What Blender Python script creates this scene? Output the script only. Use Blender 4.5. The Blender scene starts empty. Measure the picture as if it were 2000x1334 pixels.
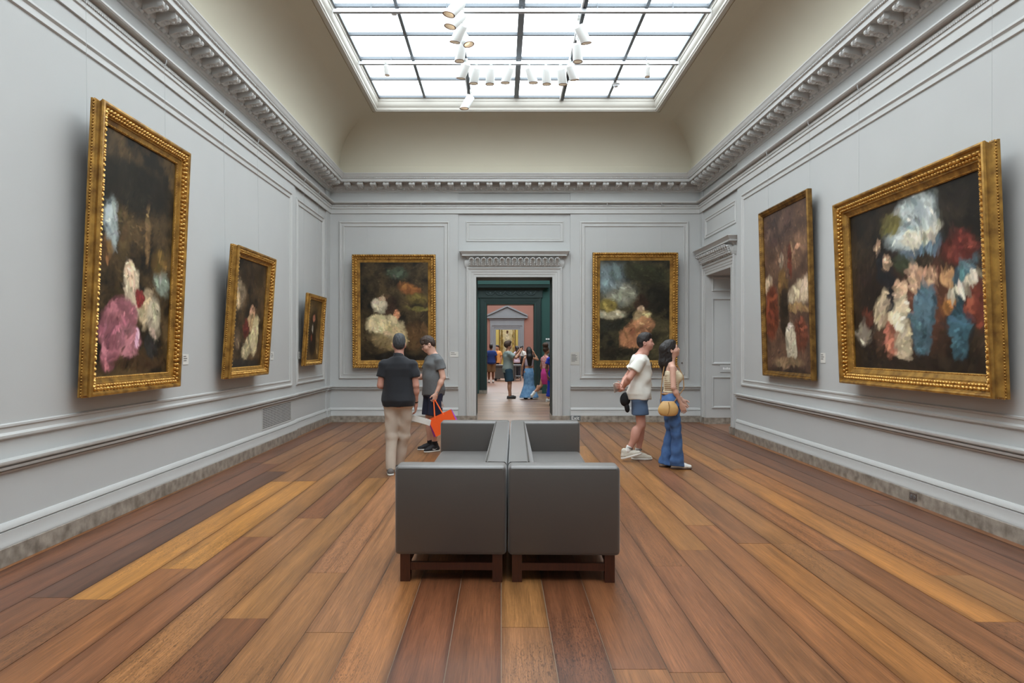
import bpy, math, random
import numpy as np
from mathutils import Vector, Matrix, Euler

# ------------------------------------------------------------------ camera, world, exposure
SC = bpy.context.scene
COL = SC.collection
FPX, VPX, VPY, EYE = 1333.33, 979.0, 678.0, 1.6
cam_data = bpy.data.cameras.new('camera')
cam_data.sensor_width = 36.0
cam_data.lens = 24.0
cam_data.shift_x = (1000 - VPX) / 2000.0
cam_data.shift_y = (VPY - 667) / 2000.0
cam_data.clip_start = 0.05
cam_data.clip_end = 200
cam = bpy.data.objects.new('camera', cam_data)
cam.location = (0, 0, EYE)
cam.rotation_euler = (math.radians(90), 0, 0)
COL.objects.link(cam)
SC.camera = cam
world = bpy.data.worlds.new('world')
SC.world = world
world.use_nodes = True
world.node_tree.nodes['Background'].inputs[0].default_value = (0.75, 0.85, 1.0, 1)
world.node_tree.nodes['Background'].inputs[1].default_value = 0.3
SC.view_settings.view_transform = 'Standard'
SC.view_settings.look = 'None'
SC.view_settings.gamma = 1.0
SC.view_settings.use_curve_mapping = False
SC.view_settings.exposure = 0.0
PANE_LIGHT = 5.0          # radiance of the frosted laylight glass
SC.cycles.max_bounces = 8
SC.cycles.diffuse_bounces = 5
SC.cycles.sample_clamp_indirect = 6.0

# room: x across, y away from the viewer, z up
XL, XR, YB, YN = -3.66, 4.25, 14.6, -2.18
ZTOP = 5.5
REC = 0.03                # recess of the door bays

def at(px, py, Y):
    """world point seen at a pixel, at distance Y down the room"""
    return Vector(((px - VPX) * Y / FPX, Y, EYE + (VPY - py) * Y / FPX))

# ------------------------------------------------------------------ materials
def lin(c):
    out = []
    for v in c[:3]:
        v = v / 255.0
        out.append(v / 12.92 if v <= 0.04045 else ((v + 0.055) / 1.055) ** 2.4)
    return tuple(out)

MATS = {}
def mat(name, srgb, rough=0.6, metal=0.0, noise=0.0, nscale=8.0, bump=0.0, bscale=60.0, spec=0.5, stretch=(1, 1, 1), dark=None, emit=None, coat=0.0, sheen=0.0):
    m = bpy.data.materials.new(name)
    m.use_nodes = True
    nt = m.node_tree
    b = nt.nodes['Principled BSDF']
    c = lin(srgb)
    b.inputs['Base Color'].default_value = (*c, 1)
    b.inputs['Roughness'].default_value = rough
    b.inputs['Metallic'].default_value = metal
    b.inputs['Specular IOR Level'].default_value = spec
    if coat:
        b.inputs['Coat Weight'].default_value = coat; b.inputs['Coat Roughness'].default_value = 0.45
    if sheen: b.inputs['Sheen Weight'].default_value = sheen
    if emit:
        b.inputs['Emission Color'].default_value = (*lin(emit[0]), 1)
        b.inputs['Emission Strength'].default_value = emit[1]
    if noise or bump:
        tc = nt.nodes.new('ShaderNodeNewGeometry')
        mp = nt.nodes.new('ShaderNodeMapping')
        mp.inputs['Scale'].default_value = stretch
        nt.links.new(tc.outputs['Position'], mp.inputs['Vector'])
    if noise:
        nz = nt.nodes.new('ShaderNodeTexNoise')
        nz.inputs['Scale'].default_value = nscale
        nz.inputs['Detail'].default_value = 6
        nt.links.new(mp.outputs['Vector'], nz.inputs['Vector'])
        rp = nt.nodes.new('ShaderNodeValToRGB')
        d = lin(dark) if dark else tuple(v * (1 - noise) for v in c)
        rp.color_ramp.elements[0].color = (*d, 1)
        rp.color_ramp.elements[1].color = (*c, 1)
        rp.color_ramp.elements[0].position = 0.3
        rp.color_ramp.elements[1].position = 0.68
        nt.links.new(nz.outputs['Fac'], rp.inputs['Fac'])
        nt.links.new(rp.outputs['Color'], b.inputs['Base Color'])
    if bump:
        n2 = nt.nodes.new('ShaderNodeTexNoise')
        n2.inputs['Scale'].default_value = bscale
        n2.inputs['Detail'].default_value = 4
        nt.links.new(mp.outputs['Vector'], n2.inputs['Vector'])
        bp = nt.nodes.new('ShaderNodeBump')
        bp.inputs['Strength'].default_value = bump
        bp.inputs['Distance'].default_value = 0.01
        nt.links.new(n2.outputs['Fac'], bp.inputs['Height'])
        nt.links.new(bp.outputs['Normal'], b.inputs['Normal'])
    MATS[name] = m
    return m

M_WALL = mat('grey_wall_paint', (186, 187, 186), 0.7, noise=0.03, nscale=1.5, bump=0.05, bscale=220, spec=0.25)
M_TRIM = mat('grey_trim_paint', (190, 190, 188), 0.45, noise=0.03, nscale=3, spec=0.35)
M_COVE = mat('cream_cove_plaster', (192, 186, 168), 0.8, noise=0.03, nscale=1.2, spec=0.2)
M_SKYFRAME = mat('white_skylight_frame', (184, 180, 171), 0.5)
M_MULL = mat('grey_metal_mullion', (112, 118, 124), 0.5, metal=0.2)
M_TRACKW = mat('white_track', (222, 226, 230), 0.45)
M_TRACKD = mat('dark_track', (40, 42, 48), 0.4, metal=0.4)
M_LAMPW = mat('white_lamp_paint', (232, 234, 232), 0.45)
M_LAMPR = mat('bronze_ring', (120, 84, 60), 0.35, metal=0.6)
M_LENS = mat('lamp_lens', (255, 236, 205), 0.3, emit=((255, 226, 190), 1.2))
M_MARBLE = mat('brown_grey_marble', (168, 158, 146), 0.3, noise=0.5, nscale=11, dark=(112, 103, 93))
M_FLOORBASE = mat('floor_joint_filler', (150, 132, 112), 0.8)
M_GOLD = mat('old_gold_leaf', (196, 150, 72), 0.36, metal=0.55, noise=0.5, nscale=10, dark=(124, 88, 42), bump=0.25, bscale=90)
M_GOLDD = mat('worn_dark_gold', (158, 120, 62), 0.42, metal=0.7, noise=0.5, nscale=10, dark=(92, 64, 34), bump=0.3, bscale=90)
M_GOLDL = mat('bright_gold_ornament', (232, 188, 104), 0.3, metal=0.55, noise=0.4, nscale=40, dark=(150, 98, 36))
M_BACKB = mat('frame_backing_wood', (86, 60, 38), 0.7)
M_WIRE = mat('steel_wire', (176, 178, 178), 0.5)
M_LABEL = mat('white_card', (214, 212, 206), 0.8)
M_LABELT = mat('printed_grey_text', (120, 118, 116), 0.9)
M_LABELG = mat('grey_card', (186, 184, 178), 0.8)
M_WHITETXT = mat('white_lettering', (240, 240, 238), 0.7)
M_SIGNG = mat('sign_grey', (112, 116, 116), 0.6)
M_LEATHER = mat('taupe_leather', (51, 42, 35), 0.5, noise=0.06, nscale=5, bump=0.05, bscale=380, spec=1.0, sheen=0.35, coat=0.7)
M_SEAM = mat('leather_piping', (66, 61, 55), 0.5)
M_LEGWOOD = mat('dark_walnut', (72, 36, 22), 0.35, noise=0.35, nscale=10, stretch=(8, 8, 1), spec=0.5)
M_BLACKM = mat('black_hole', (22, 20, 20), 0.8)
M_OUTLET = mat('bronze_outlet', (112, 102, 94), 0.4, metal=0.4)
M_GREEN = mat('dark_green_wall', (44, 82, 76), 0.7, noise=0.05, nscale=2)
M_GREEND = mat('dark_green_trim', (38, 54, 52), 0.5, noise=0.05, nscale=2)
M_PINK = mat('rose_wall', (160, 114, 100), 0.75, noise=0.04, nscale=2)
M_GREYDOOR = mat('blue_grey_stone', (134, 137, 140), 0.6, noise=0.06, nscale=3)
M_YELLOW = mat('yellow_wall', (226, 206, 120), 0.75)
M_DARKJAMB = mat('dark_jamb_lining', (58, 66, 64), 0.6)
M_COUNTER = mat('grey_counter', (98, 96, 92), 0.5)
M_STEEL = mat('brushed_steel', (160, 164, 168), 0.35, metal=0.8)

def pane_material():
    m = bpy.data.materials.new('frosted_laylight_glass')
    m.use_nodes = True
    b = m.node_tree.nodes['Principled BSDF']
    b.inputs['Base Color'].default_value = (0.85, 0.9, 0.92, 1)
    b.inputs['Roughness'].default_value = 0.4
    b.inputs['Emission Color'].default_value = (0.87, 0.955, 1.0, 1)
    b.inputs['Emission Strength'].default_value = PANE_LIGHT
    return m
M_PANE = pane_material()

def plank_material(name, across='X'):
    m = bpy.data.materials.new(name)
    m.use_nodes = True
    nt = m.node_tree; N = nt.nodes; L = nt.links
    b = N['Principled BSDF']
    geo = N.new('ShaderNodeNewGeometry'); oi = N.new('ShaderNodeObjectInfo')
    off = N.new('ShaderNodeMath'); off.operation = 'MULTIPLY'; off.inputs[1].default_value = 57.0
    L.new(oi.outputs['Random'], off.inputs[0])
    add = N.new('ShaderNodeVectorMath'); add.operation = 'ADD'
    cmb = N.new('ShaderNodeCombineXYZ')
    L.new(off.outputs[0], cmb.inputs['Z'])
    L.new(off.outputs[0], cmb.inputs['Y'])
    L.new(geo.outputs['Position'], add.inputs[0]); L.new(cmb.outputs[0], add.inputs[1])
    def noise(scale_vec, detail, dist, rough=0.6):
        mp = N.new('ShaderNodeMapping')
        s = scale_vec if across == 'X' else (scale_vec[1], scale_vec[0], scale_vec[2])
        mp.inputs['Scale'].default_value = s
        L.new(add.outputs[0], mp.inputs['Vector'])
        nz = N.new('ShaderNodeTexNoise')
        nz.inputs['Scale'].default_value = 1.0; nz.inputs['Detail'].default_value = detail
        nz.inputs['Distortion'].default_value = dist; nz.inputs['Roughness'].default_value = rough
        L.new(mp.outputs[0], nz.inputs['Vector'])
        return nz
    def ramp(src, p0, c0, p1, c1):
        r = N.new('ShaderNodeValToRGB')
        r.color_ramp.elements[0].position = p0; r.color_ramp.elements[0].color = (c0, c0, c0, 1)
        r.color_ramp.elements[1].position = p1; r.color_ramp.elements[1].color = (c1, c1, c1, 1)
        L.new(src.outputs['Fac'], r.inputs['Fac'])
        return r
    def mul(a, bb):
        x = N.new('ShaderNodeMix'); x.data_type = 'RGBA'; x.blend_type = 'MULTIPLY'
        x.inputs['Factor'].default_value = 1.0
        L.new(a, x.inputs['A']); L.new(bb, x.inputs['B'])
        return x.outputs['Result']
    fine = ramp(noise((190, 3.5, 1), 6, 0.5, 0.7), 0.34, 0.58, 0.66, 1.2)
    broad = ramp(noise((9, 0.5, 1), 3, 0.8), 0.32, 0.66, 0.7, 1.26)
    fleck = ramp(noise((70, 12, 1), 4, 2.8, 0.6), 0.38, 0.5, 0.5, 1.06)
    # flecked figure only on some boards
    gate = N.new('ShaderNodeMath'); gate.operation = 'GREATER_THAN'; gate.inputs[1].default_value = 0.4
    L.new(oi.outputs['Random'], gate.inputs[0])
    patch = ramp(noise((1.2, 0.7, 1), 2, 0.3), 0.46, 0.0, 0.56, 1.0)
    gm = N.new('ShaderNodeMath'); gm.operation = 'MULTIPLY'
    L.new(gate.outputs[0], gm.inputs[0]); L.new(patch.outputs['Color'], gm.inputs[1])
    fm = N.new('ShaderNodeMix'); fm.data_type = 'RGBA'
    fm.inputs['A'].default_value = (1, 1, 1, 1)
    L.new(gm.outputs[0], fm.inputs['Factor']); L.new(fleck.outputs['Color'], fm.inputs['B'])
    c = mul(oi.outputs['Color'], fine.outputs['Color'])
    c = mul(c, broad.outputs['Color'])
    c = mul(c, fm.outputs['Result'])
    # grime worn into the long edges of each board
    tcd = N.new('ShaderNodeTexCoord'); sx = N.new('ShaderNodeSeparateXYZ'); L.new(tcd.outputs['Generated'], sx.inputs[0])
    pp = N.new('ShaderNodeMath'); pp.operation = 'PINGPONG'; pp.inputs[1].default_value = 0.5
    L.new(sx.outputs['X' if across == 'X' else 'Y'], pp.inputs[0])
    wob = N.new('ShaderNodeMath'); wob.operation = 'MULTIPLY_ADD'; wob.inputs[1].default_value = 0.22; L.new(noise((3, 0.9, 1), 3, 0.5).outputs['Fac'], wob.inputs[0]); L.new(pp.outputs[0], wob.inputs[2])
    er = N.new('ShaderNodeValToRGB'); er.color_ramp.elements[0].position = 0.09; er.color_ramp.elements[0].color = (0.62, 0.58, 0.56, 1); er.color_ramp.elements[1].position = 0.26; er.color_ramp.elements[1].color = (1, 1, 1, 1)
    L.new(wob.outputs[0], er.inputs['Fac'])
    c = mul(c, er.outputs['Color'])
    L.new(c, b.inputs['Base Color'])
    b.inputs['Roughness'].default_value = 0.33
    b.inputs['Specular IOR Level'].default_value = 0.42
    bp = N.new('ShaderNodeBump'); bp.inputs['Strength'].default_value = 0.08; bp.inputs['Distance'].default_value = 0.004
    L.new(fine.outputs['Color'], bp.inputs['Height']); L.new(bp.outputs[0], b.inputs['Normal'])
    return m
M_PLANK = plank_material('oak_plank', 'X')
M_PLANKX = plank_material('oak_plank_crosswise', 'Y')

# ------------------------------------------------------------------ mesh helpers
class MB:
    def __init__(s): s.v = []; s.f = []; s.mi = []
    def add(s, vs, fs, mi=0):
        o = len(s.v); s.v += [tuple(p) for p in vs]
        s.f += [tuple(i + o for i in f) for f in fs]; s.mi += [mi] * len(fs)
        return s
    def box(s, x0, x1, y0, y1, z0, z1, mi=0):
        return s.add([(x0, y0, z0), (x1, y0, z0), (x1, y1, z0), (x0, y1, z0), (x0, y0, z1), (x1, y0, z1), (x1, y1, z1), (x0, y1, z1)],
                     [(0, 3, 2, 1), (4, 5, 6, 7), (0, 1, 5, 4), (1, 2, 6, 5), (2, 3, 7, 6), (3, 0, 4, 7)], mi)
    def cyl(s, a, b, r0, r1=None, n=12, caps=True, mi=0):
        r1 = r0 if r1 is None else r1
        a = Vector(a); b = Vector(b); d = (b - a).normalized()
        u = d.orthogonal().normalized(); w = d.cross(u)
        vs = []
        for c, r in ((a, r0), (b, r1)):
            for i in range(n):
                t = 2 * math.pi * i / n
                vs.append(c + (u * math.cos(t) + w * math.sin(t)) * r)
        fs = [(i, (i + 1) % n, n + (i + 1) % n, n + i) for i in range(n)]
        if caps: fs += [tuple(range(n - 1, -1, -1)), tuple(range(n, 2 * n))]
        return s.add(vs, fs, mi)
    def tube(s, pts, r, n=8, mi=0):
        for a, b in zip(pts[:-1], pts[1:]): s.cyl(a, b, r, r, n, True, mi)
        return s
    def ell(s, c, r, nu=8, nv=5, R=None, mi=0):
        c = Vector(c); vs = []
        for j in range(1, nv):
            ph = math.pi * j / nv
            for i in range(nu):
                th = 2 * math.pi * i / nu
                p = Vector((r[0] * math.sin(ph) * math.cos(th), r[1] * math.sin(ph) * math.sin(th), r[2] * math.cos(ph)))
                vs.append(c + (R @ p if R else p))
        t = Vector((0, 0, r[2])); top = c + (R @ t if R else t); bot = c - (R @ t if R else t)
        vs += [top, bot]; k = len(vs)
        fs = []
        for j in range(nv - 2):
            for i in range(nu):
                a = j * nu + i; b2 = j * nu + (i + 1) % nu
                fs.append((a, a + nu, b2 + nu, b2))
        for i in range(nu):
            fs.append((k - 2, i, (i + 1) % nu))
            fs.append((k - 1, (nv - 2) * nu + (i + 1) % nu, (nv - 2) * nu + i))
        return s.add(vs, fs, mi)
    def sweep_rect(s, u0, u1, v0, v1, prof, mp, closed=True, mi=0):
        """profile (inset, height) mitred round a rectangle; mp(u,v,t) -> xyz.  closed=False leaves the bottom side open (door casing)."""
        loops = []
        for q, t in prof:
            if closed: loops.append([(u0 + q, v0 + q, t), (u1 - q, v0 + q, t), (u1 - q, v1 - q, t), (u0 + q, v1 - q, t)])
            else: loops.append([(u0 + q, v0, t), (u0 + q, v1 - q, t), (u1 - q, v1 - q, t), (u1 - q, v0, t)])
        vs = [mp(*p) for l in loops for p in l]; fs = []
        for a in range(len(loops) - 1):
            for i in range(4 if closed else 3):
                j = (i + 1) % 4
                fs.append((a * 4 + i, a * 4 + j, a * 4 + 4 + j, a * 4 + 4 + i))
        return s.add(vs, fs, mi)
    def run(s, u0, u1, prof, mp, mi=0):
        """profile (out, z) along a wall; mp(u, z, t); square ends"""
        n = len(prof)
        vs = [mp(u0, z, t) for t, z in prof] + [mp(u1, z, t) for t, z in prof]
        fs = [(i, i + 1, n + i + 1, n + i) for i in range(n - 1)]
        fs += [tuple(range(n)), tuple(range(2 * n - 1, n - 1, -1))]
        return s.add(vs, fs, mi)
    def hood(s, u0, u1, prof, mp, mi=0):
        """door cornice: profile (out, z) with mitred returns at both ends"""
        vs = []
        for t, z in prof: vs += [mp(u0 - t, z, 0), mp(u0 - t, z, t), mp(u1 + t, z, t), mp(u1 + t, z, 0)]
        fs = []
        for a in range(len(prof) - 1):
            for i in range(3): fs.append((a * 4 + i, a * 4 + i + 1, a * 4 + 5 + i, a * 4 + 4 + i))
        k = (len(prof) - 1) * 4
        fs += [(0, 1, 2, 3), (k, k + 3, k + 2, k + 1)]
        return s.add(vs, fs, mi)
    def ring(s, x0, x1, y0, y1, prof, mi=0):
        """profile (inset from the wall, z) round the room"""
        vs = []
        for p, z in prof: vs += [(x0 + p, y0 + p, z), (x1 - p, y0 + p, z), (x1 - p, y1 - p, z), (x0 + p, y1 - p, z)]
        fs = []
        for a in range(len(prof) - 1):
            for i in range(4):
                j = (i + 1) % 4
                fs.append((a * 4 + i, a * 4 + j, a * 4 + 4 + j, a * 4 + 4 + i))
        return s.add(vs, fs, mi)
    def mesh(s, name, mats, smooth=None):
        me = bpy.data.meshes.new(name)
        me.from_pydata([tuple(map(float, p)) for p in s.v], [], s.f)
        for m in (mats if isinstance(mats, (list, tuple)) else [mats]): me.materials.append(m)
        if any(s.mi): me.polygons.foreach_set('material_index', s.mi)
        if smooth is not None:
            me.polygons.foreach_set('use_smooth', [True] * len(me.polygons))
            me.set_sharp_from_angle(angle=math.radians(smooth))
        me.update()
        return me
    def build(s, name, mats, parent=None, smooth=None, loc=None):
        o = bpy.data.objects.new(name, s.mesh(name, mats, smooth))
        COL.objects.link(o)
        if parent: o.parent = parent
        if loc is not None: o.location = loc
        return o

def tag(o, label=None, cat=None, group=None, kind=None):
    if label: o['label'] = label
    if cat: o['category'] = cat
    if group: o['group'] = group
    if kind: o['kind'] = kind
    return o
def empty(name, loc, label, cat, group=None, rz=0.0, kind=None):
    o = bpy.data.objects.new(name, None); COL.objects.link(o)
    o.location = loc; o.rotation_euler = (0, 0, rz); o.empty_display_size = 0.1
    return tag(o, label, cat, group, kind)
def inst(name, me, parent, loc=(0, 0, 0), rot=(0, 0, 0), scale=(1, 1, 1)):
    o = bpy.data.objects.new(name, me); COL.objects.link(o)
    o.parent = parent; o.location = loc; o.rotation_euler = rot; o.scale = scale
    return o
def struct(o, label, cat): return tag(o, label, cat, kind='structure')
def text_mesh(name, body, size, mats, parent, loc, rot, extrude=0.0015):
    cu = bpy.data.curves.new(name, 'FONT'); cu.body = body; cu.size = size; cu.extrude = extrude
    t = bpy.data.objects.new(name + '_curve', cu); COL.objects.link(t)
    bpy.context.view_layer.update()
    me = bpy.data.meshes.new_from_object(t.evaluated_get(bpy.context.evaluated_depsgraph_get()))
    bpy.data.objects.remove(t)
    me.materials.clear(); me.materials.append(mats); me.name = name
    o = bpy.data.objects.new(name, me); COL.objects.link(o)
    o.parent = parent; o.location = loc; o.rotation_euler = rot
    return o

def wl(u, v, t): return (XL + t, u, v)
def wr(u, v, t): return (XR - t, u, v)
def wb(u, v, t): return (u, YB - t, v)
def wn(u, v, t): return (u, YN + t, v)

# ------------------------------------------------------------------ floor
rng = random.Random(7)
PAL = [(140, 96, 68), (148, 102, 70), (136, 92, 66), (152, 108, 74), (138, 98, 74), (130, 86, 62), (146, 98, 66), (134, 90, 66), (156, 112, 74), (146, 104, 76)]
GOLDP, GOLD2, DARKP, REDP = (188, 134, 74), (168, 120, 72), (98, 68, 58), (118, 76, 58)
floor = MB().box(XL - 0.02, XR + 0.02, YN - 0.02, YB + 0.75, -0.2, -0.006).build('floor', M_FLOORBASE)
struct(floor, 'wide oak plank floor of the grey gallery', 'floor')
unit = MB().box(-0.5, 0.5, -0.5, 0.5, -0.02, 0)
unit_me = unit.mesh('plank', M_PLANK)
PW = 0.275
def row_color(i, y0, y1, k):
    xc = (i + 0.5) * PW; ym = (y0 + y1) / 2
    # boards that stand out in the photograph: (row centre, from, to, colour)
    for rx, a, b, c in SPECIAL:
        if abs(xc - rx) < PW * 0.5 and a < ym < b: return c
    return PAL[rng.randrange(len(PAL))]
SPECIAL = [(-2.61, 6.0, 9.4, GOLDP), (-2.33, 5.2, 8.8, GOLDP), (-2.61, 3.0, 6.0, GOLD2), (-2.89, 4.0, 7.3, DARKP), (-2.89, 7.3, 9.8, (116, 76, 60)),
           (-3.16, 3.0, 9.0, REDP), (-3.44, 2.0, 12.0, REDP), (-3.44, 12.0, 15, REDP), (-0.96, 2.0, 4.2, (120, 84, 62)), (-0.69, 2.0, 5.5, (160, 110, 74)),
           (0.96, 2.0, 4.1, (172, 124, 78)), (0.69, 2.0, 4.6, (146, 96, 64)), (-0.14, 2.0, 5.0, (122, 78, 56)), (0.14, 2.0, 3.9, (112, 72, 54)), (0.41, 2.0, 5.0, (116, 74, 54)),
           (-0.41, 2.0, 5.0, (118, 74, 54)), (2.06, 2.2, 7, (160, 110, 68)), (2.34, 6.5, 12, (150, 106, 70)), (2.89, 4.5, 11, (170, 118, 70)), (3.16, 5, 11, (158, 106, 64)), (3.44, 3, 6, (112, 70, 54)),
           (3.71, 4, 11, (124, 80, 58)), (3.99, 2, 14, (112, 72, 56)), (-1.24, 6.2, 9, (158, 112, 84)), (1.51, 5, 8.3, (158, 112, 72)), (1.24, 8.6, 12, (164, 116, 70))]
i0, i1 = int(math.floor(XL / PW)), int(math.floor(XR / PW))
for i in range(i0, i1 + 1):
    xa, xb = max(i * PW, XL + 0.004), min((i + 1) * PW, XR - 0.004)
    if xb - xa < 0.03: continue
    y = YN + 0.004; k = 0
    y1 = y + rng.uniform(1.2, 3.4)
    if abs((i + 0.5) * PW - 0.14) < 0.1: y1 = 3.9
    while y < YB - 0.004:
        y1 = min(y1, YB - 0.004)
        if YB - y1 < 0.8: y1 = YB - 0.004
        o = inst('plank', unit_me, floor, ((xa + xb) / 2, (y + y1) / 2, rng.uniform(-0.0012, 0.0)), scale=(xb - xa - 0.004, y1 - y - 0.003, 1))
        c = lin(row_color(i, y, y1, k)); j = rng.uniform(0.94, 1.08); c = (c[0], c[1] * 0.92, c[2] * 0.72)
        o.color = (c[0] * j, c[1] * j, c[2] * j, 1)
        y = y1; y1 = y + rng.uniform(2.8, 5.6); k += 1

# ------------------------------------------------------------------ walls of the gallery
DX0, DX1, DZ = -0.537, 1.095, 3.10          # door_1 opening in the back wall
RY0, RY1, RZ = 12.65, 14.20, 3.09           # door_2 opening in the right wall
BX0, BX1 = -0.92, 1.48                      # recessed bay of door_1
TB, TR = 0.70, 0.90                         # wall thicknesses
m = MB()
m.box(XL - 0.4, XL, YN - 0.3, 12.12, -0.1, ZTOP).box(XL - 0.4, XL - REC, 12.12, 14.3, -0.1, ZTOP).box(XL - 0.4, XL, 14.3, YB + 0.3, -0.1, ZTOP)
wall_left = struct(m.build('wall_left', M_WALL), 'grey panelled wall with three gilt-framed paintings and a vent', 'wall')
m = MB()
m.box(XR, XR + TR, YN - 0.3, 12.29, -0.1, ZTOP).box(XR + REC, XR + TR, 12.29, RY0, -0.1, ZTOP).box(XR + REC, XR + TR, RY1, 14.42, -0.1, ZTOP)
m.box(XR, XR + TR, 14.42, YB + 0.3, -0.1, ZTOP).box(XR + REC, XR + TR, RY0, RY1, RZ, ZTOP)
wall_right = struct(m.build('wall_right', M_WALL), 'grey panelled wall with two gilt-framed paintings and a side doorway', 'wall')
m = MB()
m.box(XL - 0.4, BX0, YB, YB + TB, -0.1, ZTOP).box(BX1, XR + 0.9, YB, YB + TB, -0.1, ZTOP)
m.box(BX0, DX0, YB + REC, YB + TB, -0.1, ZTOP).box(DX1, BX1, YB + REC, YB + TB, -0.1, ZTOP).box(DX0, DX1, YB + REC, YB + TB, DZ, ZTOP)
wall_back = struct(m.build('wall_back', M_WALL), 'grey panelled end wall with the central doorway between two paintings', 'wall')
wall_near = struct(MB().box(XL - 0.4, XR + 0.9, YN - 0.3, YN, -0.1, ZTOP).build('wall_near', M_WALL), 'grey end wall behind the viewer', 'wall')

PANEL = [(0, 0), (0, 0.012), (0.012, 0.026), (0.03, 0.028), (0.042, 0.014), (0.048, 0.008), (0.085, 0.008), (0.092, 0.018), (0.108, 0.018), (0.116, 0.004), (0.116, 0.0)]
def panel(wall, u0, u1, v0, v1, mp, dt=0.0, sc=1.0):
    MB().sweep_rect(u0, u1, v0, v1, [(s * sc, t * sc - dt) for s, t in PANEL], mp).build('panel_moulding', M_TRIM, wall)
panel(wall_left, YN + 0.25, 11.9, 0.92, 4.29, wl)
panel(wall_left, 12.26, 14.17, 0.92, 4.29, wl, REC)
panel(wall_right, YN + 0.25, 12.05, 0.92, 4.29, wr)
panel(wall_right, 12.42, 14.30, 3.86, 4.29, wr, REC, 0.7)
panel(wall_back, -3.47, -1.106, 0.92, 4.29, wb)
panel(wall_back, 1.676, 4.01, 0.92, 4.29, wb)
panel(wall_back, -0.756, 1.336, 3.86, 4.29, wb, REC, 0.6)
panel(wall_near, XL + 0.25, XR - 0.25, 0.92, 4.29, wn)

RAIL = [(0, 0.672), (0.016, 0.672), (0.02, 0.686), (0.01, 0.688), (0.01, 0.698), (0.044, 0.702), (0.048, 0.722), (0.028, 0.726), (0.028, 0.736), (0.062, 0.74), (0.068, 0.752), (0.068, 0.768), (0.0, 0.775)]
BASE = [(0, 0.135), (0.04, 0.135), (0.042, 0.15), (0.034, 0.165), (0.034, 0.245), (0.018, 0.247), (0.018, 0.255), (0.032, 0.258), (0.03, 0.27), (0.022, 0.29), (0.01, 0.305), (0, 0.307)]
def segs(wall, name, mp, spans, bname, label):
    m = MB(); b = MB()
    for u0, u1, dt, rail in spans:
        if rail: m.run(u0, u1, [(t - dt if t else -dt, z) for t, z in RAIL], mp)
        b.run(u0, u1, [(t - dt if t else -dt, z) for t, z in BASE], mp)
    if m.v: m.build('chair_rail', M_TRIM, wall, 40)
    bo = struct(b.build(bname, M_TRIM, None, 40), label, 'baseboard')
    for u0, u1, dt, rail in spans:
        marble_run(bo, u0, u1, dt, mp)
    return bo
def marble_run(bo, u0, u1, dt, mp):
    u = u0
    while u < u1 - 0.01:
        e = min(u + 1.35, u1)
        if u1 - e < 0.4: e = u1
        q = [(-dt, 0.0), (0.046 - dt, 0.0), (0.046 - dt, 0.13), (0.042 - dt, 0.134), (-dt, 0.134)]
        MB().run(u + 0.0008, e - 0.0008, q, mp).build('marble_slab', M_MARBLE, bo)
        u = e
segs(wall_left, 'l', wl, [(YN, 12.12, 0, True), (12.12, 14.3, REC, True), (14.3, YB, 0, True)], 'baseboard_left', 'white-painted baseboard over grey marble along the wall with the vent')
segs(wall_right, 'r', wr, [(YN, 12.29, 0, True)], 'baseboard_right', 'white-painted baseboard over grey marble under the two paintings on that wall')
bb = segs(wall_back, 'b', wb, [(XL, BX0, 0, True), (BX1, XR, 0, True)], 'baseboard_back', 'white-painted baseboard over grey marble on either side of the central doorway')
segs(wall_near, 'n', wn, [(XL, XR, 0, True)], 'baseboard_near', 'painted baseboard behind the viewer')
for a, b_ in ((BX0, -0.745), (1.305, BX1)): marble_run(bb, a, b_, REC, wb)

# ------------------------------------------------------------------ entablature, cornice, cove
ARCH = [(0, 4.455), (0.022, 4.455), (0.022, 4.545), (0.03, 4.55), (0.038, 4.555), (0.038, 4.60), (0.05, 4.615), (0.05, 4.632), (0.03, 4.634), (0.03, 4.656), (0.10, 4.66), (0.112, 4.672), (0.112, 4.69), (0.09, 4.696), (0.08, 4.71), (0.03, 4.716), (0.0, 4.72)]
trim_1 = struct(MB().ring(XL, XR, YN, YB, ARCH).build('trim_1', M_TRIM, None, 30), 'grey architrave and picture rail running round the room', 'moulding')
CORN = [(0, 4.90), (0.02, 4.905), (0.02, 4.925), (0.034, 4.93), (0.045, 4.945), (0.075, 4.965), (0.088, 5.0), (0.092, 5.005), (0.092, 5.075), (0.30, 5.075), (0.30, 5.066), (0.32, 5.066), (0.32, 5.125), (0.328, 5.13), (0.334, 5.145), (0.34, 5.15), (0.352, 5.165), (0.36, 5.19), (0.372, 5.215), (0.378, 5.22), (0.378, 5.236), (0.28, 5.25)]
trim_2 = struct(MB().ring(XL, XR, YN, YB, CORN).build('trim_2', M_TRIM, None, 30), 'heavy grey cornice with scrolled brackets round the room', 'cornice')
# scrolled brackets
mm = MB()
side = [(0.0, 0.0), (0.0, -0.115), (0.03, -0.112), (0.07, -0.096), (0.11, -0.088), (0.145, -0.092), (0.17, -0.086), (0.19, -0.07), (0.198, -0.048), (0.19, -0.028), (0.20, -0.02), (0.205, 0.0)]
hw = 0.052; n = len(side)
mm.add([(-hw, -y, z) for y, z in side] + [(hw, -y, z) for y, z in side],
       [(i, (i + 1) % n, n + (i + 1) % n, n + i) for i in range(n)] + [tuple(range(n)), tuple(range(2 * n - 1, n - 1, -1))])
for sx in (-1, 1):
    mm.cyl((sx * 0.02, -0.178, -0.05), (sx * (hw + 0.008), -0.178, -0.05), 0.034, n=10)
mm.box(-hw - 0.008, hw + 0.008, -0.212, 0, -0.014, 0)
for k in range(4): mm.ell((0, -0.05 - 0.033 * k, -0.1 + 0.004 * k), (0.036 - 0.004 * k, 0.022, 0.02), 6, 4)
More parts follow.
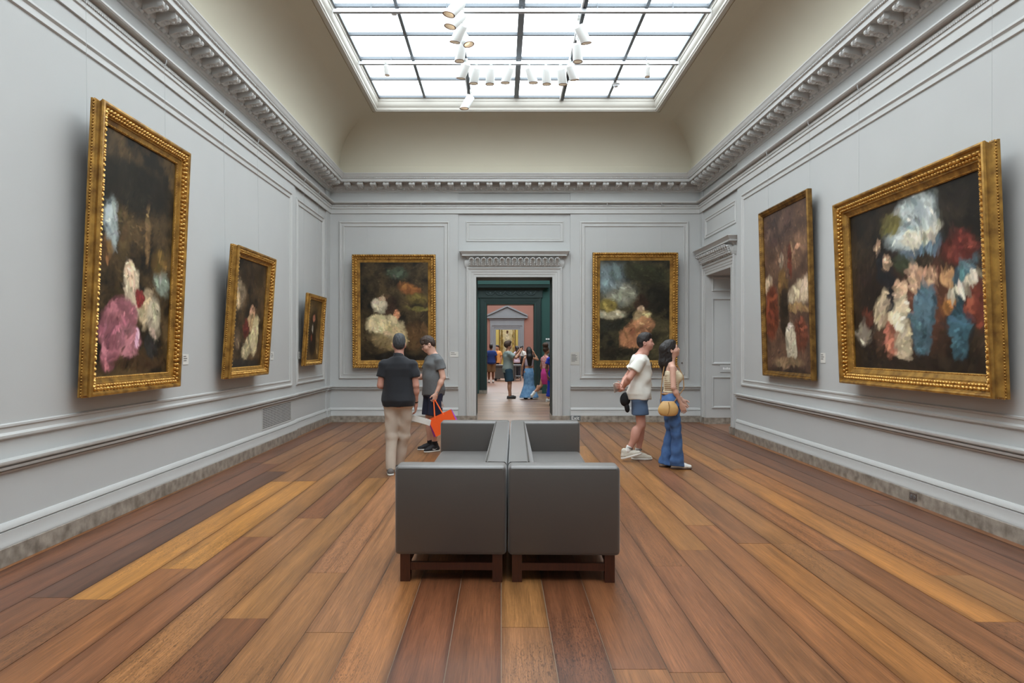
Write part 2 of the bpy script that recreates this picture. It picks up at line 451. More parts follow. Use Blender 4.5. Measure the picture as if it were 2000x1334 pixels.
mod_me = mm.mesh('bracket', M_TRIM, 35)
SPB = 0.2715
def modillions(n, start, fn, rz):
    for k in range(n): inst('bracket', mod_me, trim_2, fn(start + k * SPB), (0, 0, rz))
nb = 28; x_mid = (XL + XR) / 2
modillions(27, x_mid - 13 * SPB, lambda u: (u, YB - 0.09, 5.075), 0)
ny = int((YB - 0.43 - (YN + 0.4)) / SPB)
modillions(ny, YB - 0.43 - (ny - 1) * SPB, lambda u: (XL + 0.09, u, 5.075), math.pi / 2)
modillions(ny, YB - 0.43 - (ny - 1) * SPB, lambda u: (XR - 0.09, u, 5.075), -math.pi / 2)
# egg and dart, joined (hundreds, a few pixels each)
eg = MB(); EG = 0.109
def eggs(u0, u1, fn, R):
    k = int((u1 - u0) / EG); st = (u1 - u0) / k
    for i in range(k):
        eg.ell(fn(u0 + (i + 0.5) * st), (0.03, 0.026, 0.036), 6, 4, R)
        eg.ell(fn(u0 + i * st), (0.008, 0.02, 0.034), 4, 4, R)
def tilt(rz): return (Matrix.Rotation(rz, 3, 'Z') @ Matrix.Rotation(math.radians(-35), 3, 'X'))
eggs(XL + 0.1, XR - 0.1, lambda u: (u, YB - 0.066, 4.965), tilt(0))
eggs(YN + 0.1, YB - 0.1, lambda u: (XL + 0.066, u, 4.965), tilt(math.pi / 2))
eggs(YN + 0.1, YB - 0.1, lambda u: (XR - 0.066, u, 4.965), tilt(-math.pi / 2))
tag(eg.build('egg_and_dart', M_TRIM, trim_2, 60), kind='stuff')
bd = MB()
def beads(u0, u1, fn, st):
    k = int((u1 - u0) / st)
    for i in range(k):
        x, y, z = fn(u0 + (i + 0.5) * (u1 - u0) / k); bd.box(x - 0.011, x + 0.011, y - 0.011, y + 0.011, z - 0.009, z + 0.009)
beads(XL + 0.34, XR - 0.34, lambda u: (u, YB - 0.332, 5.14), 0.036)
beads(YN + 0.34, YB - 0.34, lambda u: (XL + 0.332, u, 5.14), 0.036)
beads(YN + 0.34, YB - 0.34, lambda u: (XR - 0.332, u, 5.14), 0.036)
beads(XL + 0.06, XR - 0.06, lambda u: (u, YB - 0.04, 4.607), 0.03)
beads(YN + 0.06, YB - 0.06, lambda u: (XL + 0.04, u, 4.607), 0.03)
beads(YN + 0.06, YB - 0.06, lambda u: (XR - 0.04, u, 4.607), 0.03)
tag(bd.build('bead_moulding', M_TRIM, trim_2), kind='stuff')

cove = [(0.28, 5.245), (0.28, 5.385), (0.268, 5.39), (0.268, 5.40)] + [(1.09 - 0.822 * math.cos(t), 5.40 + 0.84 * math.sin(t)) for t in np.linspace(0, math.pi / 2, 28)] + [(1.12, 6.24), (1.12, 6.25), (1.14, 6.25), (1.14, 6.24)]
ceiling = struct(MB().ring(XL, XR, YN, YB, cove).build('ceiling', M_COVE, None, 30), 'cream coved ceiling curving up to the skylight', 'ceiling')
SKF = [(1.14, 6.24), (1.165, 6.24), (1.17, 6.225), (1.205, 6.225), (1.215, 6.245), (1.225, 6.25), (1.225, 6.29), (1.24, 6.31), (1.252, 6.36), (1.252, 6.405), (1.262, 6.41), (1.262, 6.455), (1.285, 6.47), (1.285, 6.53)]
window_1 = struct(MB().ring(XL, XR, YN, YB, SKF).build('window_1', M_SKYFRAME, None, 30), 'large gridded skylight of frosted glass over the gallery', 'skylight')
GX0, GX1, GY0, GY1, GZ = XL + 1.27, XR - 1.27, YN + 1.27, YB - 1.27, 6.51
NC, NR = 6, 16
cw, rw = (GX1 - GX0) / NC, (GY1 - GY0) / NR
pane_me = MB().box(-cw / 2 + 0.01, cw / 2 - 0.01, -rw / 2 + 0.01, rw / 2 - 0.01, 0.0, 0.012).mesh('pane', M_PANE)
for i in range(NC):
    for j in range(NR):
        inst('pane', pane_me, window_1, (GX0 + (i + 0.5) * cw, GY0 + (j + 0.5) * rw, GZ))
for i in range(NC + 1):
    w = 0.045 if i == 3 else 0.024
    MB().box(GX0 + i * cw - w, GX0 + i * cw + w, GY0, GY1, GZ - 0.05, GZ + 0.02).build('mullion', M_MULL, window_1)
for j in range(NR + 1):
    MB().box(GX0, GX1, GY0 + j * rw - 0.02, GY0 + j * rw + 0.02, GZ - 0.045, GZ + 0.02).build('mullion', M_MULL, window_1)
# lid over the laylight so that the loft is closed
roof = struct(MB().box(XL - 0.4, XR + 0.9, YN - 0.3, YB + 0.3, 6.75, 6.85).build('ceiling_loft', M_WALL), 'closed loft deck above the skylight', 'ceiling')

# ------------------------------------------------------------------ doorways
CASE = [(0, 0), (0, 0.05), (0.02, 0.058), (0.04, 0.05), (0.046, 0.036), (0.1, 0.034), (0.104, 0.026), (0.15, 0.024), (0.156, 0.016), (0.208, 0.014), (0.208, -0.03)]
leaf = MB()
# acanthus leaf: curled tongue with ribs
for k, (w0, w1, y0, y1, z0, z1) in enumerate([(0.036, 0.046, 0.012, 0.03, 0.0, 0.05), (0.046, 0.042, 0.03, 0.05, 0.05, 0.10), (0.042, 0.026, 0.05, 0.072, 0.10, 0.135), (0.026, 0.01, 0.072, 0.088, 0.135, 0.12)]):
    leaf.add([(-w0, -y0 * 0.6, z0), (0, -y0, z0), (w0, -y0 * 0.6, z0), (w1, -y1 * 0.6, z1), (0, -y1, z1), (-w1, -y1 * 0.6, z1), (-w0, 0, z0), (w0, 0, z0), (w1, 0, z1), (-w1, 0, z1)],
             [(0, 1, 4, 5), (1, 2, 3, 4), (6, 0, 5, 9), (2, 7, 8, 3)])
for sx in (-1, 1):
    for k in range(4): leaf.ell((sx * 0.03, -0.03 - 0.008 * k, 0.03 + 0.028 * k), (0.014, 0.012, 0.02), 5, 4, Matrix.Rotation(-sx * 0.5, 3, 'Y'))
leaf.cyl((-0.018, -0.078, 0.128), (0.018, -0.078, 0.128), 0.013, n=8)
leaf_me = leaf.mesh('acanthus_leaf', M_TRIM)
HOOD = [(0, 0.0), (0.03, 0.0), (0.05, 0.03), (0.07, 0.06), (0.075, 0.065), (0.15, 0.066), (0.15, 0.10), (0.16, 0.105), (0.17, 0.12), (0.19, 0.145), (0.205, 0.155), (0.205, 0.17), (0, 0.18)]
def doorway(name, label, u0, u1, top, mp, rz, dt, parent_loc):
    d = MB().sweep_rect(u0 - 0.208, u1 + 0.208, 0.134, top + 0.208, [(s, t - dt) for s, t in CASE], mp, closed=False).build(name, M_TRIM)
    struct(d, label, 'doorway')
    z1 = top + 0.208
    # marble plinths of the casing
    for a, b in ((u0 - 0.212, u0), (u1, u1 + 0.212)):
        MB().run(a, b, [(-dt, 0), (0.06 - dt, 0), (0.06 - dt, 0.134), (-dt, 0.134)], mp).build('marble_plinth', M_MARBLE, d)
    fr = [(0.0, z1), (0.035, z1 + 0.0), (0.055, z1 + 0.05), (0.06, z1 + 0.10), (0.05, z1 + 0.15), (0.02, z1 + 0.17), (0.0, z1 + 0.17)]
    MB().hood(u0 - 0.19, u1 + 0.19, [(t, z) for t, z in fr], lambda u, z, t: mp(u, z, t - dt)).build('frieze', M_TRIM, d, 40)
    hd = MB().hood(u0 - 0.15, u1 + 0.15, [(t, z + z1 + 0.165) for t, z in HOOD], lambda u, z, t: mp(u, z, t - dt)).build('door_cornice', M_TRIM, d, 30)
    eb = MB(); k = 34
    for i in range(k):
        p = mp(u0 - 0.15 + (u1 - u0 + 0.3) * (i + 0.5) / k, z1 + 0.2, 0.055 - dt); eb.ell(p, (0.02, 0.02, 0.026), 6, 4)
    tag(eb.build('egg_moulding', M_TRIM, hd, 60), kind='stuff')
    k = 15
    for i in range(k):
        u = u0 - 0.16 + (u1 - u0 + 0.32) * (i + 0.5) / k
        inst('acanthus_leaf', leaf_me, d, mp(u, z1 + 0.012, 0.045 - dt), (0, 0, rz), (1.3, 1.8, 1.28))
    return d
door_1 = doorway('door_1', 'central grey doorway with carved leaf frieze and cornice leading to the green room', DX0, DX1, DZ, wb, 0, REC, None)
door_2 = doorway('door_2', 'side doorway with carved leaf frieze and panelled jamb near the corner', RY0, RY1, RZ, wr, -math.pi / 2, REC, None)
# linings
lin1 = MB()
lin1.box(DX0 - 0.02, DX0 + 0.006, YB + 0.036, YB + TB + 0.025, 0.134, DZ - 0.006).box(DX1 - 0.006, DX1 + 0.02, YB + 0.036, YB + TB + 0.025, 0.134, DZ - 0.006).box(DX0 - 0.02, DX1 + 0.02, YB + 0.036, YB + TB + 0.025, DZ - 0.006, DZ + 0.02)
lin1.build('jamb_lining', M_DARKJAMB, door_1)
MB().box(DX0 - 0.03, DX0 + 0.01, YB + 0.0, YB + TB + 0.025, 0, 0.134).box(DX1 - 0.01, DX1 + 0.03, YB + 0.0, YB + TB + 0.025, 0, 0.134).build('marble_plinth', M_MARBLE, door_1)
# panelled jamb of the side doorway, facing the viewer
jm = MB().box(XR + 0.0, XR + TR, RY1 - 0.004, RY1 + 0.03, 0.134, RZ).box(XR, XR + TR, RY0 - 0.03, RY0 + 0.004, 0.134, RZ).box(XR + 0.03, XR + TR, RY0, RY1, RZ - 0.004, RZ + 0.03)
jm.build('jamb_lining', M_TRIM, door_2)
MB().box(XR - 0.01, XR + TR, RY1 - 0.004, RY1 + 0.03, 0, 0.134).box(XR - 0.01, XR + TR, RY0 - 0.03, RY0 + 0.004, 0, 0.134).build('marble_plinth', M_MARBLE, door_2)
JP = [(0, 0.0), (0.0, 0.012), (0.012, 0.014), (0.03, -0.012), (0.032, -0.018)]
for z0, z1_ in ((0.33, 0.99), (1.24, 2.62), (2.76, 3.06)):
    MB().sweep_rect(XR + 0.13, XR + TR - 0.13, z0, z1_, [(0, 0), (0, 0.02), (0.02, 0.024), (0.034, 0.012), (0.05, 0.004), (0.05, 0)], lambda u, v, t: (u, RY1 - t, v)).build('jamb_panel', M_TRIM, door_2)

# ------------------------------------------------------------------ lighting tracks and lamps
TZ = 6.40
def track(x0, x1, y0, y1, z, dark, label):
    t = empty('lighting_track', ((x0 + x1) / 2, (y0 + y1) / 2, z), label, 'track', 'skylight lighting tracks')
    cx, cy = (x0 + x1) / 2, (y0 + y1) / 2
    MB().box(x0 - cx, x1 - cx, y0 - cy, y1 - cy, 0, 0.045).build('rail', M_TRACKD if dark else M_TRACKW, t)
    if x1 - x0 > y1 - y0:
        MB().box(x0 - cx, x1 - cx, -0.008, 0.008, -0.003, 0.0).build('slot', M_MULL, t)
        for k in range(5):
            x = x0 - cx + (x1 - x0) * (k + 0.5) / 5; MB().cyl((x, 0, 0.045), (x, 0, GZ - z), 0.008, n=6).build('hanger', M_MULL, t)
    else:
        MB().box(-0.052, -0.03, y0 - cy, y1 - cy, 0, 0.05).build('side_channel', M_TRACKW, t)
        for k in range(9):
            y = y0 - cy + (y1 - y0) * (k + 0.5) / 9; MB().cyl((0, y, 0.045), (0, y, GZ - z), 0.008, n=6).build('hanger', M_MULL, t)
    return t
tx2, tx4 = GX0 + 2 * cw, GX0 + 4 * cw
track(tx2 - 0.024, tx2 + 0.024, GY0 + 0.02, GY1 - 0.01, TZ + 0.01, True, 'dark lighting track running down the room above the long row of lamps')
track(tx4 - 0.024, tx4 + 0.024, GY0 + 0.02, GY1 - 0.01, TZ + 0.01, True, 'dark lighting track running down the room above only two lamps')
ty1, ty2, ty3 = GY1 - 2 * rw - 0.06, GY1 - 4 * rw - 0.06, GY1 - 6 * rw - 0.06
track(GX0, GX1, ty1 - 0.03, ty1 + 0.03, TZ - 0.045, False, 'white cross track carrying the row of lamps nearest the far wall')
track(GX0, GX1, ty2 - 0.03, ty2 + 0.03, TZ - 0.045, False, 'white cross track second from the far wall')

def lamp_meshes(r, L):
    body = MB(); n = 18
    # tube with the mouth cut at a slant
    for i in range(n):
        pass
    vs = []; fs = []
    for ring_, (z, rr, sl) in enumerate([(0.0, 0.0, 0), (0.0, r * 0.94, 0), (0.012, r, 0), (L, r, 0.55), (L, r * 0.86, 0.55), (L * 0.72, r * 0.84, 0.0)]):
        for i in range(n):
            a = 2 * math.pi * i / n
            vs.append((rr * math.cos(a), rr * math.sin(a), -(z + sl * rr * math.cos(a))))
    for a in range(5):
        for i in range(n): fs.append((a * n + i, a * n + (i + 1) % n, (a + 1) * n + (i + 1) % n, (a + 1) * n + i))
    body.add(vs, fs)
    lens = MB().cyl((0, 0, -L * 0.72), (0, 0, -L * 0.74), r * 0.8, n=18)
    ring = MB()
    vs = []; fs = []
    for q, (rr, dz) in enumerate([(r * 1.005, 0.0), (r * 1.005, 0.006), (r * 0.85, 0.006), (r * 0.85, 0.0)]):
        for i in range(n):
            a = 2 * math.pi * i / n; vs.append((rr * math.cos(a), rr * math.sin(a), -(L + 0.55 * rr * math.cos(a) + dz)))
    for a in range(3):
        for i in range(n): fs.append((a * n + i, a * n + (i + 1) % n, (a + 1) * n + (i + 1) % n, (a + 1) * n + i))
    ring.add(vs, fs)
    return body.mesh('lamp_body', M_LAMPW, 40), lens.mesh('lens', M_LENS), ring.mesh('rim', M_LAMPR)
LB = lamp_meshes(0.075, 0.26); LS = lamp_meshes(0.042, 0.16)
stem_me = MB().box(-0.02, 0.02, -0.05, 0.05, -0.03, 0.0).cyl((0, 0, -0.03), (0, 0, -0.1), 0.01, n=8).mesh('stem', M_LAMPW)
def lamp(pos, ztrack, d, label, small=False, spin=0.0):
    B = LS if small else LB
    p = Vector(pos)                      # middle of the lamp body
    d = Vector(d).normalized(); L = 0.16 if small else 0.26
    q = (-d).to_track_quat('Z', 'X') @ Euler((0, 0, spin)).to_quaternion()
    top = p - d * (L * 0.45)
    t = empty('track_spotlight', (top.x, top.y, ztrack), label, 'spotlight', 'spotlights under the skylight')
    o = inst('lamp_body', B[0], t, (0, 0, top.z - ztrack)); o.rotation_euler = q.to_euler()
    for nm, me in (('lens', B[1]), ('rim', B[2])):
        c = inst(nm, me, o)
    s = inst('stem', stem_me, t, (0, 0, 0), scale=(1, 1, max(0.2, (ztrack - top.z + 0.02) / 0.1)))
    return t
LP = [  # pixel centre, distance, direction, label, small
    (890, 15, 9.15, (-0.75, -0.25, -0.9), 'white spotlight highest in the column of lamps on the dark track, mouth showing', 0),
    (892, 39, 9.48, (-0.75, -0.25, -0.9), 'white spotlight second from the top of the column, half behind the topmost lamp', 0),
    (897, 64, 9.88, (-0.65, 0.65, -1), 'white spotlight third from the top of the column, mouth turned away', 0),
    (907, 76, 10.06, (0.55, -0.5, -0.9), 'white spotlight in the column turned the other way from its neighbours', 0),
    (900, 100, 10.5, (-0.2, 0.6, -1), 'white spotlight lowest in the column, just above the cross track', 0),
    (906, 137, 11.35, (-0.55, 0.75, -1), 'white spotlight at the end of the crowded row where the column meets it', 0),
    (928, 146, ty1, (-0.25, 0.65, -1), 'white spotlight second in the cross-track row from the column side', 0),
    (958, 147, ty1, (-0.12, 0.65, -1), 'white spotlight third in the cross-track row from the column side', 0),
    (992, 145, ty1, (-0.38, 0.6, -1), 'white spotlight just before the thick middle glazing bar', 0),
    (1037, 145, ty1, (0.38, 0.6, -1), 'white spotlight just after the thick middle glazing bar', 0),
    (1067, 147, ty1, (0.1, 0.65, -1), 'white spotlight second after the thick middle glazing bar', 0),
    (1097, 148, ty1, (0.25, 0.65, -1), 'white spotlight third after the thick middle glazing bar', 0),
    (1117, 140, 11.4, (0.5, 0.75, -1), 'white spotlight last in the row, tilted at the second dark track', 0),
    (914, 199, 12.63, (-0.55, -0.1, -1), 'white spotlight hanging alone against the far skylight frame', 0),
    (1137, 66, 9.88, (0.65, 0.65, -1), 'white spotlight upper of the two on the emptier dark track', 0),
    (1128, 101, 10.5, (0.1, 0.6, -1), 'white spotlight lower of the two on the emptier dark track', 0),
    (755, 136, ty1 - 0.05, (0.05, 0.6, -1), 'small slim white spotlight alone over the wall with the vent', 1),
    (1265, 139, ty1 - 0.05, (0.05, 0.6, -1), 'small slim white spotlight alone over the side-doorway wall', 1)]
for px, py, Y, d, lab, sm in LP:
    p = at(px, py, Y)
    lamp(p, TZ - 0.045, d, lab, bool(sm))
def detector(px, py, Y, label):
    p = at(px, py, Y)
    t = empty('smoke_detector', (p.x, p.y, p.z), label, 'detector', 'detectors under the skylight')
    h = GZ - 0.05 - p.z
    MB().cyl((0, 0, 0.02), (0, 0, 0.05), 0.075, 0.07, 16).build('base', M_LAMPW, t, 40)
    MB().cyl((0, 0, -0.025), (0, 0, 0.02), 0.04, 0.06, 16).build('sensor', M_TRACKW, t, 40)
    MB().cyl((0, 0, 0.05), (0, 0, max(0.06, h)), 0.012, n=8).build('stem', M_MULL, t)
detector(770, 25, 9.9, 'round white smoke detector near the edge of the skylight, over the wall with the vent')
detector(1203, 167, 12.6, 'round white smoke detector near the far end of the skylight')

# ------------------------------------------------------------------ rooms beyond the doorways
GY = 23.5      # far wall of the green room
def planks_across(parent, x0, x1, y0, y1, w, seed, tint):
    r = random.Random(seed); y = y0
    me = MB().box(-0.5, 0.5, -0.5, 0.5, -0.02, 0).mesh('plank', M_PLANKX)
    while y < y1 - 0.01:
        e = min(y + w, y1); x = x0; nx = x + r.uniform(1.5, 4)
        while x < x1 - 0.01:
            nx = min(nx, x1)
            if x1 - nx < 0.6: nx = x1
            o = inst('plank', me, parent, ((x + nx) / 2, (y + e) / 2, 0), scale=(nx - x - 0.003, e - y - 0.004, 1))
            c = lin(tint[r.randrange(len(tint))]); j = r.uniform(0.9, 1.08); o.color = (c[0] * j, c[1] * j, c[2] * j, 1)
            x = nx; nx = x + r.uniform(2.5, 5)
        y = e
floor_2 = struct(MB().box(-4.2, 5.2, YB + 0.75, GY + 0.7, -0.2, -0.006).build('floor_green_room', M_FLOORBASE), 'pale oak floor of the green room with boards laid crosswise', 'floor')
PALE = [(176, 142, 116), (166, 130, 104), (184, 150, 124), (158, 122, 98), (172, 134, 104)]
planks_across(floor, DX0 + 0.0, DX1 - 0.0, YB, YB + 0.75, 0.25, 3, PALE)
planks_across(floor_2, -2.4, 3.2, YB + 0.75, GY + 0.7, 0.285, 4, PALE)
M_FARFLOOR = mat('far_oak_floor', (150, 108, 84), 0.4, noise=0.3, nscale=3, stretch=(1, 6, 1))
floor_3 = struct(MB().box(-6, 7, GY + 0.7, 60, -0.2, 0.0).build('floor_far_rooms', M_FARFLOOR), 'brown oak floor of the rose room and beyond', 'floor')
PX0, PX1, PZ, PY = -0.38, 1.19, 2.93, 48.0
def room_light(x0, x1, y0, y1, z, label, s=1.0):  # unseen glowing ceiling panes, added to light the rooms beyond the doorways
    w = struct(MB().ring(x0 - 0.1, x1 + 0.1, y0 - 0.1, y1 + 0.1, [(0, z - 0.02), (0.1, z - 0.02), (0.1, z + 0.1)]).build('window_unseen_laylight', M_SKYFRAME), label, 'skylight')
    nx = max(1, round((x1 - x0) / 1.5)); nyy = max(1, round((y1 - y0) / 2.5))
    for i in range(nx):
        for j in range(nyy):
            MB().box(x0 + (x1 - x0) * i / nx + 0.03, x0 + (x1 - x0) * (i + 1) / nx - 0.03, y0 + (y1 - y0) * j / nyy + 0.03, y0 + (y1 - y0) * (j + 1) / nyy - 0.03, z + 0.02, z + 0.04).build('pane', M_PANE, w)
# green room
GX_0, GX_1 = -0.504, 1.137
m = MB().box(-4.4, GX_0, GY, GY + 0.7, -0.1, 6).box(GX_1, 5.4, GY, GY + 0.7, -0.1, 6).box(GX_0, GX_1, GY, GY + 0.7, 3.08, 6)
wall_green = struct(m.build('wall_green_far', M_GREEN), 'dark green far wall seen through the central doorway', 'wall')
struct(MB().box(-4.4, -4.2, YB + TB, GY, -0.1, 6).build('wall_green_side', M_GREEN), 'green side wall of the next room beyond the vent wall', 'wall')
struct(MB().box(5.2, 5.4, YB + TB, GY, -0.1, 6).build('wall_green_side_east', M_GREEN), 'green side wall of the next room beyond the side doorway', 'wall')
MB().box(-4.2, DX0 - 0.2, YB + TB, YB + TB + 0.02, 0, 6).box(DX1 + 0.2, 5.2, YB + TB, YB + TB + 0.02, 0, 6).box(DX0 - 0.2, DX1 + 0.2, YB + TB, YB + TB + 0.02, DZ + 0.2, 6).build('green_face', M_GREEN, wall_back)
struct(MB().box(-4.4, -2.2, YB + TB, GY + 0.2, 6, 6.1).box(3.0, 5.4, YB + TB, GY + 0.2, 6, 6.1).box(-2.2, 3.0, YB + TB, 16.6, 6, 6.1).box(-2.2, 3.0, 22.2, GY + 0.2, 6, 6.1).build('ceiling_green_room', M_COVE), 'cream ceiling of the green room', 'ceiling')
room_light(-2.2, 3.0, 16.6, 22.2, 6.0, 'unseen frosted skylight put in to light the green room')
gmap = lambda u, v, t: (u, GY - t, v)
d3 = struct(MB().sweep_rect(GX_0 - 0.24, GX_1 + 0.24, 0.0, 3.08 + 0.24, CASE + [(0.24, 0.014), (0.24, -0.03)], gmap, closed=False).build('door_3', M_GREEND), 'dark green doorway with swagged frieze in the green room', 'doorway')
MB().box(GX_0 - 0.03, GX_0 + 0.006, GY + 0.02, GY + 0.71, 0, 3.074).box(GX_1 - 0.006, GX_1 + 0.03, GY + 0.02, GY + 0.71, 0, 3.074).box(GX_0 - 0.02, GX_1 + 0.02, GY + 0.02, GY + 0.71, 3.074, 3.12).build('jamb_lining', M_GREEND, d3)
MB().box(GX_0 - 0.26, GX_0 + 0.01, GY - 0.07, GY + 0.3, 0, 0.12).box(GX_1 - 0.01, GX_1 + 0.26, GY - 0.07, GY + 0.3, 0, 0.12).build('marble_plinth', M_MARBLE, d3)
MB().hood(GX_0 - 0.22, GX_1 + 0.22, [(0, 3.30), (0.06, 3.30), (0.06, 3.58), (0, 3.58)], gmap).build('frieze', M_GREEND, d3)
MB().hood(GX_0 - 0.24, GX_1 + 0.24, [(0, 3.56), (0.08, 3.56), (0.12, 3.62), (0.24, 3.63), (0.26, 3.72), (0.28, 3.74), (0, 3.75)], gmap).build('door_cornice', M_GREEND, d3)
M_GREENS = mat('green_relief', (70, 84, 84), 0.5)
for k in range(5):      # swags
    cx = GX_0 - 0.05 + (GX_1 - GX_0 + 0.1) * (k + 0.5) / 5; sg = MB()
    pts = [(cx + 0.17 * math.cos(a), GY - 0.075, 3.53 + 0.14 * math.sin(a)) for a in np.linspace(math.pi, 2 * math.pi, 9)]
    sg.tube(pts, 0.013, 6); sg.ell((cx, GY - 0.07, 3.45), (0.04, 0.02, 0.035), 8, 5)
    sg.build('swag', M_GREENS, d3)
sg = empty('gallery_sign', at(1071, 675, GY - 0.02), 'small grey notice on the green wall beside the far doorway', 'sign')
MB().box(-0.09, 0.12, 0, 0.012, -0.5, 0.14).build('panel', M_SIGNG, sg)
MB().box(-0.09, -0.03, -0.003, 0, 0.2, 0.25).box(-0.02, 0.04, -0.003, 0, 0.2, 0.25).box(0.05, 0.12, -0.003, 0, 0.2, 0.25).build('lettering', M_WHITETXT, sg)
# rose room
m = MB().box(-6, PX0, PY, PY + 0.7, -0.1, 7).box(PX1, 7, PY, PY + 0.7, -0.1, 7).box(PX0, PX1, PY, PY + 0.7, PZ, 7)
struct(m.build('wall_rose_far', M_PINK), 'rose-coloured far wall around the pedimented doorway', 'wall')
struct(MB().box(-6.2, -6, GY + 0.7, PY, -0.1, 7).build('wall_rose_side', M_PINK), 'rose side wall far beyond the vent wall', 'wall')
struct(MB().box(7, 7.2, GY + 0.7, PY, -0.1, 7).build('wall_rose_side_east', M_PINK), 'rose side wall far beyond the side doorway', 'wall')
struct(MB().box(-6.2, -2.5, GY, PY + 0.2, 7, 7.1).box(3.5, 7.2, GY, PY + 0.2, 7, 7.1).box(-2.5, 3.5, GY, 26, 7, 7.1).box(-2.5, 3.5, 46, PY + 0.2, 7, 7.1).build('ceiling_rose_room', M_COVE), 'cream ceiling of the rose room', 'ceiling')
room_light(-2.5, 3.5, 26, 46, 7.0, 'unseen frosted skylight added to light the rose room')
pm = lambda u, v, t: (u, PY - t, v)
d4 = struct(MB().sweep_rect(PX0 - 0.4, PX1 + 0.4, 0, PZ + 0.3, [(0, 0), (0, 0.1), (0.12, 0.1), (0.14, 0.06), (0.26, 0.05), (0.28, 0.02), (0.4, 0.02), (0.4, -0.3)], pm, closed=False).build('door_4', M_GREYDOOR), 'blue-grey stone doorway under a triangular pediment in the rose room', 'doorway')
zt = PZ + 0.3
MB().hood(PX0 - 0.35, PX1 + 0.35, [(0, zt), (0.06, zt), (0.06, zt + 0.25), (0.12, zt + 0.28), (0.12, zt + 0.33), (0, zt + 0.33)], pm).build('frieze', M_GREYDOOR, d4)
MB().hood(PX0 - 0.4, PX1 + 0.4, [(0, zt + 0.33), (0.1, zt + 0.35), (0.25, zt + 0.4), (0.25, zt + 0.52), (0, zt + 0.53)], pm).build('door_cornice', M_GREYDOOR, d4)
zc = zt + 0.53; cx = (PX0 + PX1) / 2; hwid = (PX1 - PX0) / 2 + 0.62
MB().add([(cx - hwid, PY - 0.12, zc), (cx + hwid, PY - 0.12, zc), (cx, PY - 0.12, zc + 0.62), (cx - hwid, PY, zc), (cx + hwid, PY, zc), (cx, PY, zc + 0.62)], [(0, 1, 2), (3, 5, 4), (0, 3, 4, 1), (1, 4, 5, 2), (2, 5, 3, 0)]).build('tympanum', M_GREYDOOR, d4)
for sx in (-1, 1):
    a = Vector((cx + sx * hwid * 1.03, PY - 0.28, zc)); b = Vector((cx, PY - 0.28, zc + 0.66))
    MB().add([a, b, b + Vector((0, 0, 0.13)), a + Vector((0, 0, 0.1)), a + Vector((0, 0.28, 0)), b + Vector((0, 0.28, 0)), b + Vector((0, 0.28, 0.13)), a + Vector((0, 0.28, 0.1))],
             [(0, 1, 2, 3), (4, 7, 6, 5), (0, 4, 5, 1), (3, 2, 6, 7), (0, 3, 7, 4), (1, 5, 6, 2)]).build('raking_cornice', M_GREYDOOR, d4)
# yellow room at the end of the enfilade
struct(MB().box(-4, 5, 56, 56.2, -0.1, 6).build('wall_yellow_far', M_YELLOW), 'pale yellow wall at the end of the row of rooms', 'wall')
struct(MB().box(-4.2, -4, PY + 0.7, 56, -0.1, 6).build('wall_yellow_side', M_YELLOW), 'pale yellow side wall of the last room', 'wall')
struct(MB().box(5, 5.2, PY + 0.7, 56, -0.1, 6).build('wall_yellow_side_east', M_YELLOW), 'pale yellow other side wall of the last room', 'wall')
struct(MB().box(-4.2, -1.5, PY, 56.2, 6, 6.1).box(2.5, 5.2, PY, 56.2, 6, 6.1).box(-1.5, 2.5, PY, 50, 6, 6.1).box(-1.5, 2.5, 55, 56.2, 6, 6.1).build('ceiling_yellow_room', M_COVE), 'ceiling of the last yellow room', 'ceiling')
room_light(-1.5, 2.5, 50, 55, 6.0, 'unseen frosted skylight added to light the last room')
# neighbouring room past the side doorway
struct(MB().box(XR + TR, 9.2, 9.5, YB + 0.3, -0.2, 0).build('floor_side_room', M_FARFLOOR), 'oak floor of the room past the side doorway', 'floor')
MB().box(XR, XR + TR, RY0, RY1, -0.1, 0).build('threshold', M_FARFLOOR, floor)
struct(MB().box(9.0, 9.2, 9.5, YB + 0.3, 0, 5).box(XR + TR, 9.2, 9.3, 9.5, 0, 5).box(XR + TR, 9.2, YB + 0.3, YB + 0.5, 0, 5).build('wall_side_room', M_WALL), 'grey walls of the room past the side doorway', 'wall')
struct(MB().box(XR + TR, 6.3, 9.5, YB + 0.3, 5, 5.1).box(8.1, 9.2, 9.5, YB + 0.3, 5, 5.1).box(6.3, 8.1, 9.5, 10.8, 5, 5.1).box(6.3, 8.1, 13.8, YB + 0.3, 5, 5.1).build('ceiling_side_room', M_COVE), 'ceiling of the room past the side doorway', 'ceiling')
room_light(6.3, 8.1, 10.8, 13.8, 5.0, 'unseen frosted skylight added to light the room past the side doorway')

# ------------------------------------------------------------------ painted canvases (generic brushwork in similar colours)
def vnoise(u, v, fu, fv, seed):
    r = np.random.RandomState(seed); nu, nv = int(fu) + 3, int(fv) + 3
    g = r.rand(nu, nv); x = u * fu; y = v * fv
    i = np.floor(x).astype(int).clip(0, nu - 2); j = np.floor(y).astype(int).clip(0, nv - 2)
    fx = x - i; fy = y - j; fx = fx * fx * (3 - 2 * fx); fy = fy * fy * (3 - 2 * fy)
    return (g[i, j] * (1 - fx) + g[i + 1, j] * fx) * (1 - fy) + (g[i, j + 1] * (1 - fx) + g[i + 1, j + 1] * fx) * fy
def fbm(u, v, f, seed, asp=1.0, oct=4):
    s = 0; a = 0.5; t = 0
    for o in range(oct):
        s = s + a * vnoise(u, v, f, f * asp, seed + o); t += a; a *= 0.55; f *= 2.1
    return s / t
M_PAINT = bpy.data.materials.new('oil_paint'); M_PAINT.use_nodes = True
_nt = M_PAINT.node_tree; _b = _nt.nodes['Principled BSDF']
_a = _nt.nodes.new('ShaderNodeAttribute'); _a.attribute_name = 'paint'
